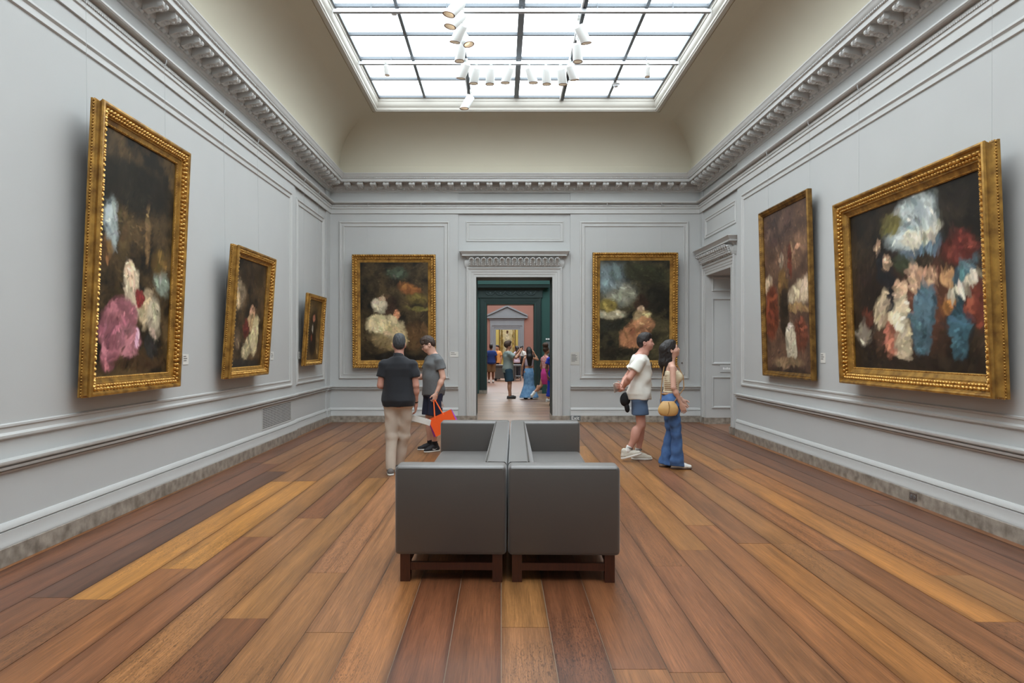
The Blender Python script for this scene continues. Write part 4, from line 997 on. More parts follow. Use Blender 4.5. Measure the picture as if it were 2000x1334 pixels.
def evalp(q, X, Y, Z):
    if q['t'] == 'cone':
        a, b = q['a'], q['b']; ab = b - a; L2 = max(ab @ ab, 1e-9)
        px, py, pz = X - a[0], Y - a[1], Z - a[2]
        h = (px * ab[0] + py * ab[1] + pz * ab[2]) / L2
        hc = h.clip(0, 1)
        d = np.sqrt((px - ab[0] * hc) ** 2 + (py - ab[1] * hc) ** 2 + (pz - ab[2] * hc) ** 2) - (q['ra'] + (q['rb'] - q['ra']) * hc)
        if q['cap']:
            L = math.sqrt(L2)
            d = np.sqrt((px - ab[0] * h) ** 2 + (py - ab[1] * h) ** 2 + (pz - ab[2] * h) ** 2) - (q['ra'] + (q['rb'] - q['ra']) * hc)
            d = np.maximum(d, np.maximum(-h * L, (h - 1) * L))
        return d
    if q['t'] == 'ell':
        c, r, R = q['c'], q['r'], q['R']
        px, py, pz = X - c[0], Y - c[1], Z - c[2]
        lx = R[0, 0] * px + R[1, 0] * py + R[2, 0] * pz; ly = R[0, 1] * px + R[1, 1] * py + R[2, 1] * pz; lz = R[0, 2] * px + R[1, 2] * py + R[2, 2] * pz
        k0 = np.sqrt((lx / r[0]) ** 2 + (ly / r[1]) ** 2 + (lz / r[2]) ** 2)
        k1 = np.sqrt((lx / r[0] ** 2) ** 2 + (ly / r[1] ** 2) ** 2 + (lz / r[2] ** 2) ** 2) + 1e-9
        return k0 * (k0 - 1) / k1
    s = q['st']; z = Z
    cx, cy, rx, ry = (np.interp(z, s[:, 0], s[:, i]) for i in (1, 2, 3, 4))
    d = (np.sqrt(((X - cx) / rx) ** 2 + ((Y - cy) / ry) ** 2) - 1) * np.minimum(rx, ry)
    return np.maximum(d, np.maximum(s[0, 0] - z, z - s[-1, 0]))
def sdf_mesh(prims, h, disp=None):
    bs = [bounds(q) for q in prims if q['op'] == 'u']
    lo = np.min([b[0] for b in bs], 0) - 3 * h - 0.01; hi = np.max([b[1] for b in bs], 0) + 3 * h + 0.01
    n = np.ceil((hi - lo) / h).astype(int) + 1
    D = np.full(n, 0.5, np.float32)
    ax = [lo[i] + h * np.arange(n[i]) for i in range(3)]
    for q in prims:
        if q['op'] == 'cut':
            X, Y, Z = ax[0][:, None, None], ax[1][None, :, None], ax[2][None, None, :]
            D = np.maximum(D, ((X - q['p'][0]) * q['n'][0] + (Y - q['p'][1]) * q['n'][1] + (Z - q['p'][2]) * q['n'][2]).astype(np.float32)); continue
        b0, b1 = bounds(q); pad = q['k'] + 2.5 * h
        i0 = np.maximum(np.floor((b0 - pad - lo) / h).astype(int), 0); i1 = np.minimum(np.ceil((b1 + pad - lo) / h).astype(int) + 1, n)
        if (i1 <= i0).any(): continue
        sl = tuple(slice(i0[i], i1[i]) for i in range(3))
        X, Y, Z = ax[0][sl[0]][:, None, None], ax[1][sl[1]][None, :, None], ax[2][sl[2]][None, None, :]
        d = evalp(q, X, Y, Z); old = D[sl]; k = max(q['k'], 1e-6)
        if q['op'] == 'u':
            hh = np.maximum(k - np.abs(d - old), 0) / k; D[sl] = np.minimum(d, old) - hh * hh * k * 0.25
        else:
            hh = np.maximum(k - np.abs(-d - old), 0) / k; D[sl] = np.maximum(-d, old) + hh * hh * k * 0.25
    if disp is not None:
        X, Y, Z = np.meshgrid(*ax, indexing='ij'); D = D + disp(X, Y, Z).astype(np.float32)
    D[0] = D[-1] = 1; D[:, 0] = D[:, -1] = 1; D[:, :, 0] = D[:, :, -1] = 1
    S = D < 0
    c = np.zeros(n - 1, int)
    for dx in (0, 1):
        for dy in (0, 1):
            for dz in (0, 1): c += S[dx:n[0] - 1 + dx, dy:n[1] - 1 + dy, dz:n[2] - 1 + dz]
    act = np.argwhere((c > 0) & (c < 8))
    if not len(act): return np.zeros((0, 3)), []
    cid = np.full(n - 1, -1); cid[tuple(act.T)] = np.arange(len(act))
    corners = [(dx, dy, dz) for dx in (0, 1) for dy in (0, 1) for dz in (0, 1)]
    vals = np.stack([D[act[:, 0] + a, act[:, 1] + b, act[:, 2] + g] for a, b, g in corners], 1)
    acc = np.zeros((len(act), 3)); cnt = np.zeros(len(act))
    for i, ca in enumerate(corners):
        for j, cb in enumerate(corners):
            if j > i and sum(abs(np.subtract(ca, cb))) == 1:
                va, vb = vals[:, i], vals[:, j]; mk = (va < 0) != (vb < 0)
                t = np.where(mk, va / np.where(mk, va - vb, 1), 0)
                acc += np.where(mk[:, None], np.array(ca) + t[:, None] * (np.array(cb) - np.array(ca)), 0); cnt += mk
    verts = lo + h * (act + acc / cnt[:, None])
    faces = []
    for a in range(3):
        b, g = [(1, 2), (2, 0), (0, 1)][a]
        s0 = [slice(None)] * 3; s1 = [slice(None)] * 3; s0[a] = slice(0, -1); s1[a] = slice(1, None)
        ed = np.argwhere(S[tuple(s0)] != S[tuple(s1)])
        ed = ed[(ed[:, b] > 0) & (ed[:, g] > 0)]
        fl = S[ed[:, 0], ed[:, 1], ed[:, 2]]
        eb = np.zeros(3, int); eb[b] = 1; eg2 = np.zeros(3, int); eg2[g] = 1
        quad = np.stack([cid[tuple((ed - eb - eg2).T)], cid[tuple((ed - eg2).T)], cid[tuple(ed.T)], cid[tuple((ed - eb).T)]], 1)
        quad[~fl] = quad[~fl][:, ::-1]
        faces.append(quad)
    return verts, np.concatenate(faces)
def sdf_obj(name, groups, mt, parent, sc=1.0, disp=None):
    """groups: [(prims, voxel)] merged into one mesh object"""
    V, F, o = [], [], 0
    for prims, h in groups:
        v, f = sdf_mesh(prims, h, disp)
        if len(v): V.append(v); F.append(np.asarray(f) + o); o += len(v)
    v = np.concatenate(V) * sc; f = np.concatenate(F)
    me = bpy.data.meshes.new(name); me.from_pydata(v.tolist(), [], f.tolist())
    me.materials.append(mt); me.polygons.foreach_set('use_smooth', [True] * len(me.polygons)); me.update()
    ob = bpy.data.objects.new(name, me); COL.objects.link(ob); ob.parent = parent
    return ob
def rotm(yaw, pitch, roll=0): return np.array(Euler((math.radians(pitch), math.radians(roll), math.radians(yaw)), 'XYZ').to_matrix())
def folds(a=0.004, f=38, seed=0, horiz=0.6):
    def d(X, Y, Z):
        w = 0.7 * np.sin(7 * Z + 3 * X + seed) + 0.5 * np.sin(11 * X - 6 * Z + 2 * seed) + 0.4 * np.sin(9 * Y + 5 * Z)
        return a * (np.sin(f * (horiz * Z + 0.55 * X - 0.4 * Y) + 2.2 * w) * 0.6 + np.sin(f * 0.55 * (Z - X + 0.3 * Y) + 3 * w + seed) * 0.5)
    return d
def head_prims(fem=False):
    j = 0.93 if fem else 1.0
    p = [ell((0, -0.002, .118), (.076 * j, .096, .098)), ell((0, .03, .06), (.06 * j, .068, .085), k=.03), ell((0, .066, .008), (.03 * j, .03, .026), k=.03),
         ell((0, .062, .06), (.05 * j, .044, .06), k=.03), ell((0, .083, .112), (.05, .016, .02), k=.02),
         cone((0, .096, .093), (0, .117, .056), .008, .0125, k=.012), ell((0, .108, .054), (.017, .012, .009), k=.01),
         ell((0, .096, .027), (.022, .011, .011), k=.012)]
    for s in (-1, 1):
        p += [ell((s * .031, .098, .087), (.017, .014, .012), k=.012, op='s'), ell((s * .045, .055, .055), (.022, .028, .028), k=.03),
              ell((s * .077 * j, -.008, .072), (.011, .021, .032), R=rotm(0, 12, 0), k=.008), ell((s * .084 * j, -.002, .076), (.006, .01, .016), k=.006, op='s')]
    return p
def hand_prims(w, d, nrm, right, curl=0.35, sp=1.0):
    y = np.array(d, float); y /= np.linalg.norm(y); z = np.array(nrm, float); z -= y * (z @ y); z /= np.linalg.norm(z); x = np.cross(y, z)
    M = np.stack([x if right else -x, y, z], 1)      # +x of the hand frame is the thumb side
    p = [ell((.002, .045, 0), (.042, .055, .0165), k=.01), cone((0, -.035, 0), (0, .02, 0), .026, .024, k=.02), ell((.022, .03, .008), (.02, .03, .015), k=.012)]
    for i, (ox, ln) in enumerate(((.031, .070), (.0105, .079), (-.010, .073), (-.029, .057))):
        a = V3(ox, .088 - abs(ox) * .25, 0); ang = curl * 0.8; r = .0092 - .0006 * i; spread = ox * 0.6 * sp
        for sgm, fr in enumerate((.46, .3, .24)):
            dirv = V3(spread, math.cos(ang), math.sin(ang)); b = a + dirv * ln * fr
            p.append(cone(a, b, r, r - .0011, k=.004)); a = b; r -= .0011; ang += curl
    a = V3(.03, .018, .006)
    for ln, dv, r in ((.04, V3(.62, .7, .3), .0125), (.032, V3(.3, .9, .35), .0105)):
        b = a + dv / np.linalg.norm(dv) * ln; p.append(cone(a, b, r, r - .002, k=.008)); a = b
    return xf(p, M, np.array(w, float) + 0.0)

MALE = [(.84, 0, 0, .155, .11), (.93, 0, -.01, .168, .122), (1.02, 0, 0, .155, .112), (1.10, 0, .005, .148, .108), (1.22, 0, .008, .162, .116), (1.32, 0, .004, .168, .115), (1.39, 0, -.004, .15, .095), (1.44, 0, -.012, .10, .07), (1.475, 0, -.012, .062, .056)]
FEM = [(.84, 0, -.01, .155, .11), (.92, 0, -.018, .168, .122), (1.0, 0, -.008, .148, .104), (1.08, 0, 0, .122, .09), (1.18, 0, .0, .132, .095), (1.29, 0, 0, .146, .098), (1.37, 0, -.008, .128, .08), (1.43, 0, -.014, .085, .058), (1.465, 0, -.014, .052, .048)]
SKIN = mat('skin_fair', (214, 168, 148), 0.5, noise=0.08, nscale=12)
SKINR = mat('skin_ruddy', (202, 148, 130), 0.5, noise=0.1, nscale=12)
SKINT = mat('skin_tan', (196, 142, 112), 0.5, noise=0.08, nscale=12)
SKINB = mat('skin_brown', (132, 86, 62), 0.5, noise=0.1, nscale=12)
M_EYEW = mat('eye_white', (226, 220, 214), 0.3); M_IRIS = mat('dark_iris', (46, 32, 24), 0.2); M_LIPS = mat('lips', (176, 98, 92), 0.45)
H_GREY = mat('grey_hair', (72, 74, 76), 0.6, noise=0.55, nscale=70, dark=(34, 35, 38), bump=0.6, bscale=200, stretch=(1, 1, .3))
H_BROWN = mat('brown_hair', (66, 48, 38), 0.5, noise=0.4, nscale=50, bump=0.6, bscale=180, stretch=(1, 1, .3))
H_DARK = mat('dark_hair', (36, 29, 27), 0.45, noise=0.45, nscale=50, bump=0.6, bscale=160, stretch=(1, 1, .25))
H_CURL = mat('curly_brown_hair', (84, 58, 42), 0.6, noise=0.5, nscale=60, bump=0.9, bscale=90)

def person(label, loc, rz, H, spec, group=None):
    """builds a clothed figure; local +y is forward, +x the person's right; nominal height 1.76"""
    sc = H / 1.76; fine = spec.get('fine', 1.0)
    t = empty('person', loc, label, 'person', group, rz)
    fem = spec.get('fem', False); sk = spec['skin']
    st = [list(s) for s in (FEM if fem else MALE)]
    lean = spec.get('lean', 0.0)
    def sh(z): return lean * max(0.0, z - 0.9) / 0.55
    st = [(z, cx, cy + sh(z), rx, ry) for z, cx, cy, rx, ry in st]
    sw = .158 if fem else .178
    tors = [col(st, .02)]
    J = {}
    ar, fr, wr_ = (.041, .033, .0225) if fem else (.052, .041, .027)
    body = list(tors); hands = []
    for s, S in ((1, 'R'), (-1, 'L')):
        sd = V3(s * sw, -.012 + sh(1.4), 1.378); e, w, hd, hn, curl = spec['arms'][S]
        e, w = np.array(e, float), np.array(w, float); J[S] = (sd, e, w)
        body += [cone((s * .05, -.014 + sh(1.4), 1.43), sd + V3(-s * .02, 0, .008), .045, ar * .85, .03), cone(sd, e, ar, fr + .002, .02), cone(e, w, fr, wr_, .012), ell(e * .68 + w * .32, (fr * 1.05,) * 3, k=.03)]
        hands.append((hand_prims(w, hd, hn, S == 'R', curl), .0055 * fine))
        hip = V3(s * .088, -.005, .9); kn, an, toe = spec['legs'][S]; kn, an = np.array(kn, float), np.array(an, float); J['leg' + S] = (hip, kn, an)
        th_, kn_, cf, ak = (.086, .052, .05, .034) if fem else (.086, .056, .054, .038)
        back = V3(0, -.018, 0)
        body += [cone(hip, kn, th_, kn_, .03), cone(kn, an, kn_ * .94, ak, .015), ell(kn * .66 + an * .34 + back * spec.get('calf', 1), (cf * (.5 + .5 * spec.get('calf', 1)), cf * 1.05 * (.5 + .5 * spec.get('calf', 1)), .11), k=.04)]
        tv = np.array([math.sin(math.radians(-toe)), math.cos(math.radians(-toe)), 0])
        if spec.get('bare_feet'): body += [cone(an + V3(0, 0, -.02), an + V3(tv[0] * .13, tv[1] * .13, -an[2] + .03), .035, .022, .02)]
    pv = np.array(spec.get('pivot', (0, .012 + sh(1.5), 1.545)), float)
    HM = rotm(*spec.get('head', (0, 0, 0)))
    nk = .046 if fem else .058
    body += [cone((0, -.012 + sh(1.45), 1.43), pv + V3(0, 0, .03), nk * 1.08, nk * .95, .03)]
    headg = xf(head_prims(fem), HM, pv)
    body_o = sdf_obj('body', [(body, .0115 * fine), (headg + [cone(pv + V3(0, -.004, -.05), pv + V3(0, 0, .04), nk, nk * .96, .03)], .0065 * fine)] + hands, sk, t, sc)
    hw_ = lambda p: (HM @ np.array(p, float) + pv) * sc
    for s in (-1, 1):
        ey = MB().ell(hw_((s * .031, .0805, .087)), (.0125 * sc,) * 3, 10, 7).ell(hw_((s * .031, .0895, .087)), (.0062 * sc, .0055 * sc, .0062 * sc), 8, 5, Matrix(HM.tolist()), mi=1)
        ey.build('eye', [M_EYEW, M_IRIS], t, 60)
        MB().tube([hw_((s * .014, .1, .105)), hw_((s * .032, .098, .111)), hw_((s * .05, .083, .106))], .0042 * sc, 6).build('eyebrow', spec['hairmat'], t)
    MB().ell(hw_((0, .1035, .028)), (.021 * sc, .006 * sc, .0075 * sc), 10, 6, Matrix(HM.tolist())).build('lips', M_LIPS, t, 60)
    sdf_obj('hair', [(xf(spec['hair'], HM, pv), .0065 * fine)], spec['hairmat'], t, sc, disp=lambda X, Y, Z: .0022 * np.sin(150 * X + 40 * Z) * np.sin(120 * Y - 60 * Z))
    for g in spec['clothes']:
        name, fn, mt, vox, dp = g
        sdf_obj(name, [(fn(J, sh), vox * fine)], mt, t, sc, dp)
    for s, S in ((1, 'R'), (-1, 'L')):
        if spec.get('shoe'): shoe(t, J['leg' + S][2], spec['legs'][S][2], sc, fine, *spec['shoe'], lift=spec.get('lift', {}).get(S, 0))
    return t, J, sc, pv, HM
def shoe(t, an, toe, sc, fine, up, solem, style='sneaker', lift=0):
    M = np.array(Euler((math.radians(-lift), 0, math.radians(toe)), 'XYZ').to_matrix())
    o = np.array([an[0], an[1], an[2] - .085])
    k = .02
    upper = [cone((0, -.045, .045), (0, .09, .042), .04, .04, k), cone((0, .09, .04), (0, .165, .034), .04, .028, k), cone((0, -.03, .05), (0, -.02, .105), .042, .04, k), cone((0, .0, .09), (0, .08, .06), .036, .032, k), cut((0, 0, .02), (0, 0, -1))]
    if style == 'slip': upper[2] = cone((0, -.03, .04), (0, -.03, .07), .036, .032, k); upper[3] = cone((0, .02, .05), (0, .1, .042), .03, .03, k)
    uo = sdf_obj('shoe', [(xf(upper, M, o), .007 * fine)], up, t, sc)
    th = .03 if style == 'runner' else .022
    sole = [cone((0, -.05, .02), (0, .09, .02), .043, .043, k), cone((0, .09, .02), (0, .172, .024), .042, .028, k), cut((0, 0, .02 + th - .02), (0, 0, 1)), cut((0, 0, 0), (0, 0, -1))]
    sdf_obj('sole', [(xf(sole, M, o), .007 * fine)], solem, uo, sc)
def inflate(st, a, z0, z1, extra=0):
    zs = np.array([s[0] for s in st]); S = np.array(st); z = np.concatenate([[z0], zs[(zs > z0) & (zs < z1)], [z1]])
    return [(q, np.interp(q, zs, S[:, 1]), np.interp(q, zs, S[:, 2]), np.interp(q, zs, S[:, 3]) + a, np.interp(q, zs, S[:, 4]) + a) for q in z]
def tee(z_hem, sl=0.62, a=.02, flare=.0, fem=False, slw=.022, neck=1.462):
    def fn(J, sh):
        st = [(z, cx, cy + sh(z), rx, ry) for z, cx, cy, rx, ry in (FEM if fem else MALE)]
        s2 = inflate(st, a, z_hem, neck)
        s2 = [(z, cx, cy, rx + (flare if z < 1.15 else 0), ry + (flare if z < 1.15 else 0)) for z, cx, cy, rx, ry in s2]
        p = [col(s2, .03)]
        sw = .158 if fem else .178
        for S, s in (('R', 1), ('L', -1)):
            sd, e, w = J[S]; r = (.041 if fem else .052) + slw
            p += [cone((s * .05, -.014 + sh(1.4), 1.425), sd + V3(-s * .03, 0, .0), .052, r * .78, .035), cone(sd, sd + (e - sd) * sl, r * .84, r * 1.06, .03, cap=True), ell(sd, (r * .84,) * 3, k=.03)]
        p += [cone((0, -.015 + sh(1.46), 1.44), (0, .0 + sh(1.5), 1.55), .062 if not fem else .052, .066, .006, op='s')]
        return p
    return fn
def shorts(z_hem, a=.024, r0=.112, r1=.108, top=.98, fem=False):
    def fn(J, sh):
        p = [col(inflate(FEM if fem else MALE, a, .84, top), .03)]
        for S, s in (('R', 1), ('L', -1)):
            hip, kn, an = J['leg' + S]; f = (hip[2] - z_hem) / (hip[2] - kn[2])
            p.append(cone(hip + V3(0, 0, -.03), hip + (kn - hip) * f, r0, r1, .04, cap=True)); p.append(ell(hip, (r0 * .9, r0 * .95, .08), k=.03))
        return p
    return fn
def trousers(knee_r=.078, hem_r=.07, hem=.06, top=1.0, fem=False, a=.016, r0=.1):
    def fn(J, sh):
        p = [col(inflate(FEM if fem else MALE, a, .85, top), .03)]
        for S, s in (('R', 1), ('L', -1)):
            hip, kn, an = J['leg' + S]; end = an + (kn - an) * (hem - an[2]) / (kn[2] - an[2])
            p += [cone(hip, kn, r0, knee_r, .05), cone(kn, end, knee_r, hem_r, .03, cap=True), ell(kn, (knee_r,) * 3, k=.03), ell(hip, (r0 * .95, r0 * 1.05, .08), k=.03)]
        return p
    return fn
def short_hair(fr=0.0, top=.012, fringe=False):
    p = [ell((0, -.006, .122), (.0805, .101, .103)), ell((0, -.05, .085), (.071, .053, .072), k=.02), ell((0, .02, .178), (.066, .084, .052), k=.02)]
    p += [ell((0, .115, .062), (.1, .058 - fr, .078), k=.01, op='s'), ell((0, .13, .10), (.062, .052 - fr, .052), k=.012, op='s'), cut((0, 0, .02), (0, .35, -1))]
    for s in (-1, 1): p.append(ell((s * .086, .0, .07), (.018, .024, .032), k=.006, op='s'))
    if fringe: p += [ell((.0, .072, .15), (.066, .038, .032), k=.015), ell((-.03, .085, .132), (.035, .02, .026), k=.012)]
    return p
def cyc(p0, p1, n): return [tuple(np.array(p0) * (1 - i / n) + np.array(p1) * i / n) for i in range(n + 1)]

# ---- cloth
C_BLACK = mat('black_cotton', (30, 32, 38), 0.85, noise=0.15, nscale=6, sheen=0.1)
C_KHAKI = mat('pale_khaki_cotton', (202, 188, 173), 0.85, noise=0.1, nscale=6)
C_GREY = mat('grey_jersey', (104, 106, 108), 0.9, noise=0.12, nscale=40)
C_NAVY = mat('navy_sport_cloth', (28, 34, 58), 0.75)
C_WHITE = mat('white_cotton', (226, 224, 216), 0.9)
C_BLUES = mat('dusty_blue_cotton', (76, 96, 124), 0.85, noise=0.1, nscale=8)
C_NAVYP = mat('dark_navy_panel', (30, 34, 52), 0.8)
C_DENIM = mat('blue_denim', (76, 110, 158), 0.85, noise=0.35, nscale=9, dark=(52, 80, 126))
C_CREAM = mat('cream_knit', (222, 208, 178), 0.9, noise=0.08, nscale=30)
C_STRIPE = mat('tan_lace_cord', (150, 116, 84), 0.9)
C_LDENIM = mat('light_denim', (126, 168, 206), 0.85, noise=0.3, nscale=14, dark=(90, 134, 180))
C_SAGE = mat('sage_jersey', (150, 162, 158), 0.9, noise=0.1, nscale=10)
C_TEAL = mat('teal_denim', (46, 74, 92), 0.85)
C_BLUET = mat('royal_blue_jersey', (38, 62, 126), 0.85)
C_ORANGE = mat('orange_cotton', (236, 158, 88), 0.85)
C_ROYAL = mat('royal_blue_dress', (34, 58, 178), 0.8)
C_PINKD = mat('magenta_dress', (206, 62, 140), 0.8)
C_FLORAL = mat('floral_print', (206, 96, 92), 0.85, noise=0.8, nscale=30, dark=(226, 190, 190))
C_LILAC = mat('pale_lilac', (206, 190, 204), 0.85)
C_KHAKI2 = mat('tan_shorts', (136, 106, 74), 0.85)
C_SOCKW = mat('white_sock', (226, 224, 220), 0.9); C_SOCKB = mat('black_sock', (24, 24, 26), 0.9)
S_BLACK = mat('black_sneaker', (32, 32, 36), 0.7); S_WHITE = mat('white_rubber', (230, 228, 222), 0.6); S_CREAM = mat('cream_sneaker', (208, 202, 188), 0.75, noise=0.15, nscale=40); S_DARK = mat('dark_rubber', (60, 56, 54), 0.7); S_BROWN = mat('brown_shoe', (96, 72, 56), 0.6); S_GREY = mat('grey_shoe', (110, 104, 100), 0.7)
M_STRAP = mat('black_watch_strap', (26, 22, 22), 0.5); M_GLASS = mat('black_lens', (14, 14, 16), 0.1, spec=0.8)
M_ORANGE = mat('orange_card_bag', (246, 92, 24), 0.6); M_PURPLE = mat('purple_bag_edge', (166, 66, 176), 0.6); M_ORH = mat('orange_ribbon', (250, 104, 40), 0.7)
M_TANBAG = mat('tan_leather_bag', (206, 164, 104), 0.45, noise=0.08, nscale=10); M_TANSEAM = mat('tan_bag_seam', (150, 110, 62), 0.5)
M_PAPER = mat('printed_brochure', (206, 200, 192), 0.7, noise=0.35, nscale=22, dark=(150, 138, 128)); M_PAPERW = mat('white_paper', (230, 230, 226), 0.7, noise=0.12, nscale=12)
M_CAP = mat('black_cap_cloth', (20, 20, 22), 0.85)

def band(parent, name, w, e, sc, mt, r=.03, at_=.12, face=None):
    w, e = np.array(w), np.array(e); a = w + (e - w) * at_; d = (e - w) / np.linalg.norm(e - w)
    MB().cyl(tuple((a - d * .008) * sc), tuple((a + d * .008) * sc), r * sc, r * sc, 14).build(name, mt, parent, 40)

# ---- man in the black polo, seen from behind
loc = at(778.5, VPY, 8.62); loc.z = 0
A, JA, sA, _, _ = person('man in a black polo shirt and khaki trousers seen from behind, beside the sofa', loc, math.radians(3), 1.765, dict(
    skin=SKINR, hairmat=H_GREY, hair=short_hair(), head=(6, -4, 0), pivot=(0.005, .02, 1.545), calf=.05,
    arms={'R': ((.218, -.03, 1.115), (.212, .055, .875), (-.02, .2, -1), (-1, .2, 0), .45), 'L': ((-.225, -.02, 1.115), (-.15, .21, 1.10), (.3, 1, .05), (.8, -.2, -.3), .5)},
    legs={'R': ((.055, .12, .475), (-.015, .2, .085), -8), 'L': ((-.092, .02, .475), (-.095, -.05, .085), 8)},
    clothes=[('polo_shirt', lambda J, sh: tee(.85, .62, .032, .014, slw=.02, neck=1.475)(J, sh) + [cone((0, -.02, 1.44), (0, -.002, 1.515), .08, .071, .008, cap=True), cone((0, -.004, 1.46), (0, .004, 1.56), .058, .064, .004, op='s')], C_BLACK, .011, folds(.005, 34, 1)),
             ('trousers', trousers(.074, .06, .055, 1.0, a=.014, r0=.096), C_KHAKI, .011, folds(.005, 44, 2))],
    shoe=(S_GREY, S_WHITE, 'slip')))
band(A, 'wristband', JA['R'][2], JA['R'][1], sA, M_STRAP)
# ---- young man in grey T-shirt
loc = at(846, VPY, 10.55); loc.z = 0
B, JB, sB, pvB, HMB = person('young man with glasses in a grey T-shirt and navy shorts, looking down', loc, math.radians(122), 1.79, dict(
    skin=SKIN, hairmat=H_BROWN, hair=short_hair(.008, fringe=True), head=(-26, -24, 0), pivot=(0, .035, 1.535),
    arms={'L': ((-.235, -.045, 1.12), (-.225, .065, .875), (.05, .25, -1), (1, .1, 0), .75), 'R': ((.225, .03, 1.13), (.14, .265, 1.09), (-.2, 1, 0), (0, .1, 1), .5)},
    legs={'R': ((.10, .02, .475), (.11, .0, .085), -12), 'L': ((-.09, .03, .475), (-.09, .02, .085), 10)},
    clothes=[('t_shirt', tee(.845, .55, .022, .024), C_GREY, .011, folds(.007, 34, 3)), ('shorts', shorts(.54, .02, .104, .112), C_NAVY, .011, folds(.006, 26, 4)),
             ('sock', lambda J, sh: [cone(J['legL'][2] + V3(0, 0, .0), J['legL'][2] + V3(0, 0, .075), .042, .044, .01, cap=True)], C_SOCKB, .009, None), ('sock', lambda J, sh: [cone(J['legR'][2] + V3(0, 0, .0), J['legR'][2] + V3(0, 0, .075), .042, .044, .01, cap=True)], C_SOCKB, .009, None)],
    shoe=(S_BLACK, S_WHITE, 'sneaker')))
band(B, 'watch', JB['L'][2], JB['L'][1], sB, M_STEEL, .029)
hb = lambda p: tuple((HMB @ np.array(p, float) + pvB) * sB)
gl = MB()
for s in (-1, 1):
    gl.tube([hb((s * .012, .112, .09)), hb((s * .014, .11, .074)), hb((s * .05, .1, .072)), hb((s * .056, .098, .098)), hb((s * .016, .112, .1)), hb((s * .012, .112, .09))], .0025, 6); gl.tube([hb((s * .056, .098, .095)), hb((s * .078, .0, .09))], .0028, 6)
gl.tube([hb((-.012, .114, .095)), hb((.012, .114, .095))], .0025, 6); gl.build('glasses', M_GLASS, B)
for S, sgn in (('L', -1), ('R', 1)):
    an = JB['leg' + S][2]; M3 = np.array(Euler((0, 0, math.radians(10 if S == 'L' else -12))).to_matrix()); o3 = np.array([an[0], an[1], 0])
    P = [tuple((M3 @ V3(sgn * x, y, z) + o3) * sB) for x, y, z in ((.043, .085, .047), (.045, .03, .03), (.044, -.035, .066), (.045, .02, .042), (.043, .06, .052))]
    MB().add(P, [(0, 1, 3, 4), (1, 2, 3)]).build('swoosh', C_SOCKW, B)
# ---- man in white T-shirt
loc = at(1249, VPY, 9.6); loc.z = 0
C_, JC, sC, pvC, HMC = person('man in a white T-shirt and blue shorts walking with his hands behind his back', loc, math.radians(-97), 1.80, dict(
    skin=SKINR, hairmat=H_DARK, hair=short_hair(.004), head=(0, 3, 0), pivot=(0, .075, 1.54), lean=.012,
    arms={'R': ((.235, -.15, 1.15), (.075, -.24, .99), (-.9, -.25, -.1), (.1, -1, .2), .6), 'L': ((-.235, -.15, 1.15), (-.055, -.25, 1.02), (.9, -.25, .05), (-.1, -1, .1), .55)},
    legs={'R': ((.09, .01, .50), (.085, -.165, .135), -4), 'L': ((-.09, .035, .48), (-.09, -.015, .085), 4)}, lift={'R': -16},
    clothes=[('t_shirt', tee(.85, .58, .032, .014, slw=.028), C_WHITE, .011, folds(.009, 32, 5)), ('shorts', shorts(.645, .008, .094, .116), C_BLUES, .011, folds(.006, 28, 6)),
             ('sock', lambda J, sh: [cone(J['legL'][2] + V3(0, 0, .0), J['legL'][2] + V3(0, .005, .08), .043, .045, .01, cap=True)], C_SOCKW, .009, None), ('sock', lambda J, sh: [cone(J['legR'][2] + V3(0, 0, .0), J['legR'][2] + V3(0, .03, .08), .043, .045, .01, cap=True)], C_SOCKW, .009, None)],
    shoe=(S_CREAM, S_WHITE, 'runner')))
for S in ('L', 'R'):
    an = JC['leg' + S][2]; kn = JC['leg' + S][1]; d = (kn - an) / np.linalg.norm(kn - an)
    for q in (.055, .068): MB().cyl(tuple((an + d * q) * sC), tuple((an + d * (q + .005)) * sC), .0475 * sC, n=16).build('sock_stripe', C_NAVYP, C_, 40)
sgm = MB()
for z, x in ((1.33, .02), (1.262, .028)): sgm.ell((x * sC, .158 * sC, z * sC), (.022, .008, .033), 12, 7)
sgm.tube([(.02 * sC, .16 * sC, 1.30 * sC), (.026 * sC, .164 * sC, 1.29 * sC)], .004, 6).tube([(.02 * sC, .15 * sC, 1.37 * sC), (.02 * sC, .157 * sC, 1.33 * sC)], .003, 6)
so = sgm.build('sunglasses', M_GLASS, None, 60); so.location = loc; so.rotation_euler = (0, 0, math.radians(-97)); tag(so, 'dark sunglasses hooked on the collar of the white T-shirt', 'sunglasses')
# ---- woman
loc = at(1311, VPY, 9.05); loc.z = 0
def wtop(J, sh):
    p = [col(inflate(FEM, .010, 1.035, 1.33), .02)]
    for s in (-1, 1): p += [ell((s * .062, .085, 1.245), (.062, .062, .066), k=.05), cone((s * .075, .085, 1.29), (s * .055, .0, 1.44), .016, .014, .015), cone((s * .055, .0, 1.44), (s * .09, -.085, 1.28), .014, .016, .015)]
    return p
long_hair = [ell((0, -.01, .124), (.084, .108, .106)), ell((0, .015, .178), (.066, .085, .05), k=.02), ell((0, .118, .062), (.1, .062, .086), k=.01, op='s'), ell((0, .13, .11), (.062, .052, .06), k=.012, op='s'),
             ell((0, -.085, .14), (.05, .045, .05), k=.03), cone((0, -.08, .1), (0, -.13, -.06), .075, .07, .04), cone((0, -.13, -.06), (.01, -.15, -.2), .068, .045, .04), cone((.01, -.15, -.2), (.02, -.14, -.31), .046, .02, .03),
             cone((.06, -.03, .06), (.055, -.07, -.1), .03, .035, .03), ell((.088, .006, .07), (.02, .024, .034), k=.006, op='s'), ell((-.088, .006, .07), (.02, .024, .034), k=.006, op='s')]
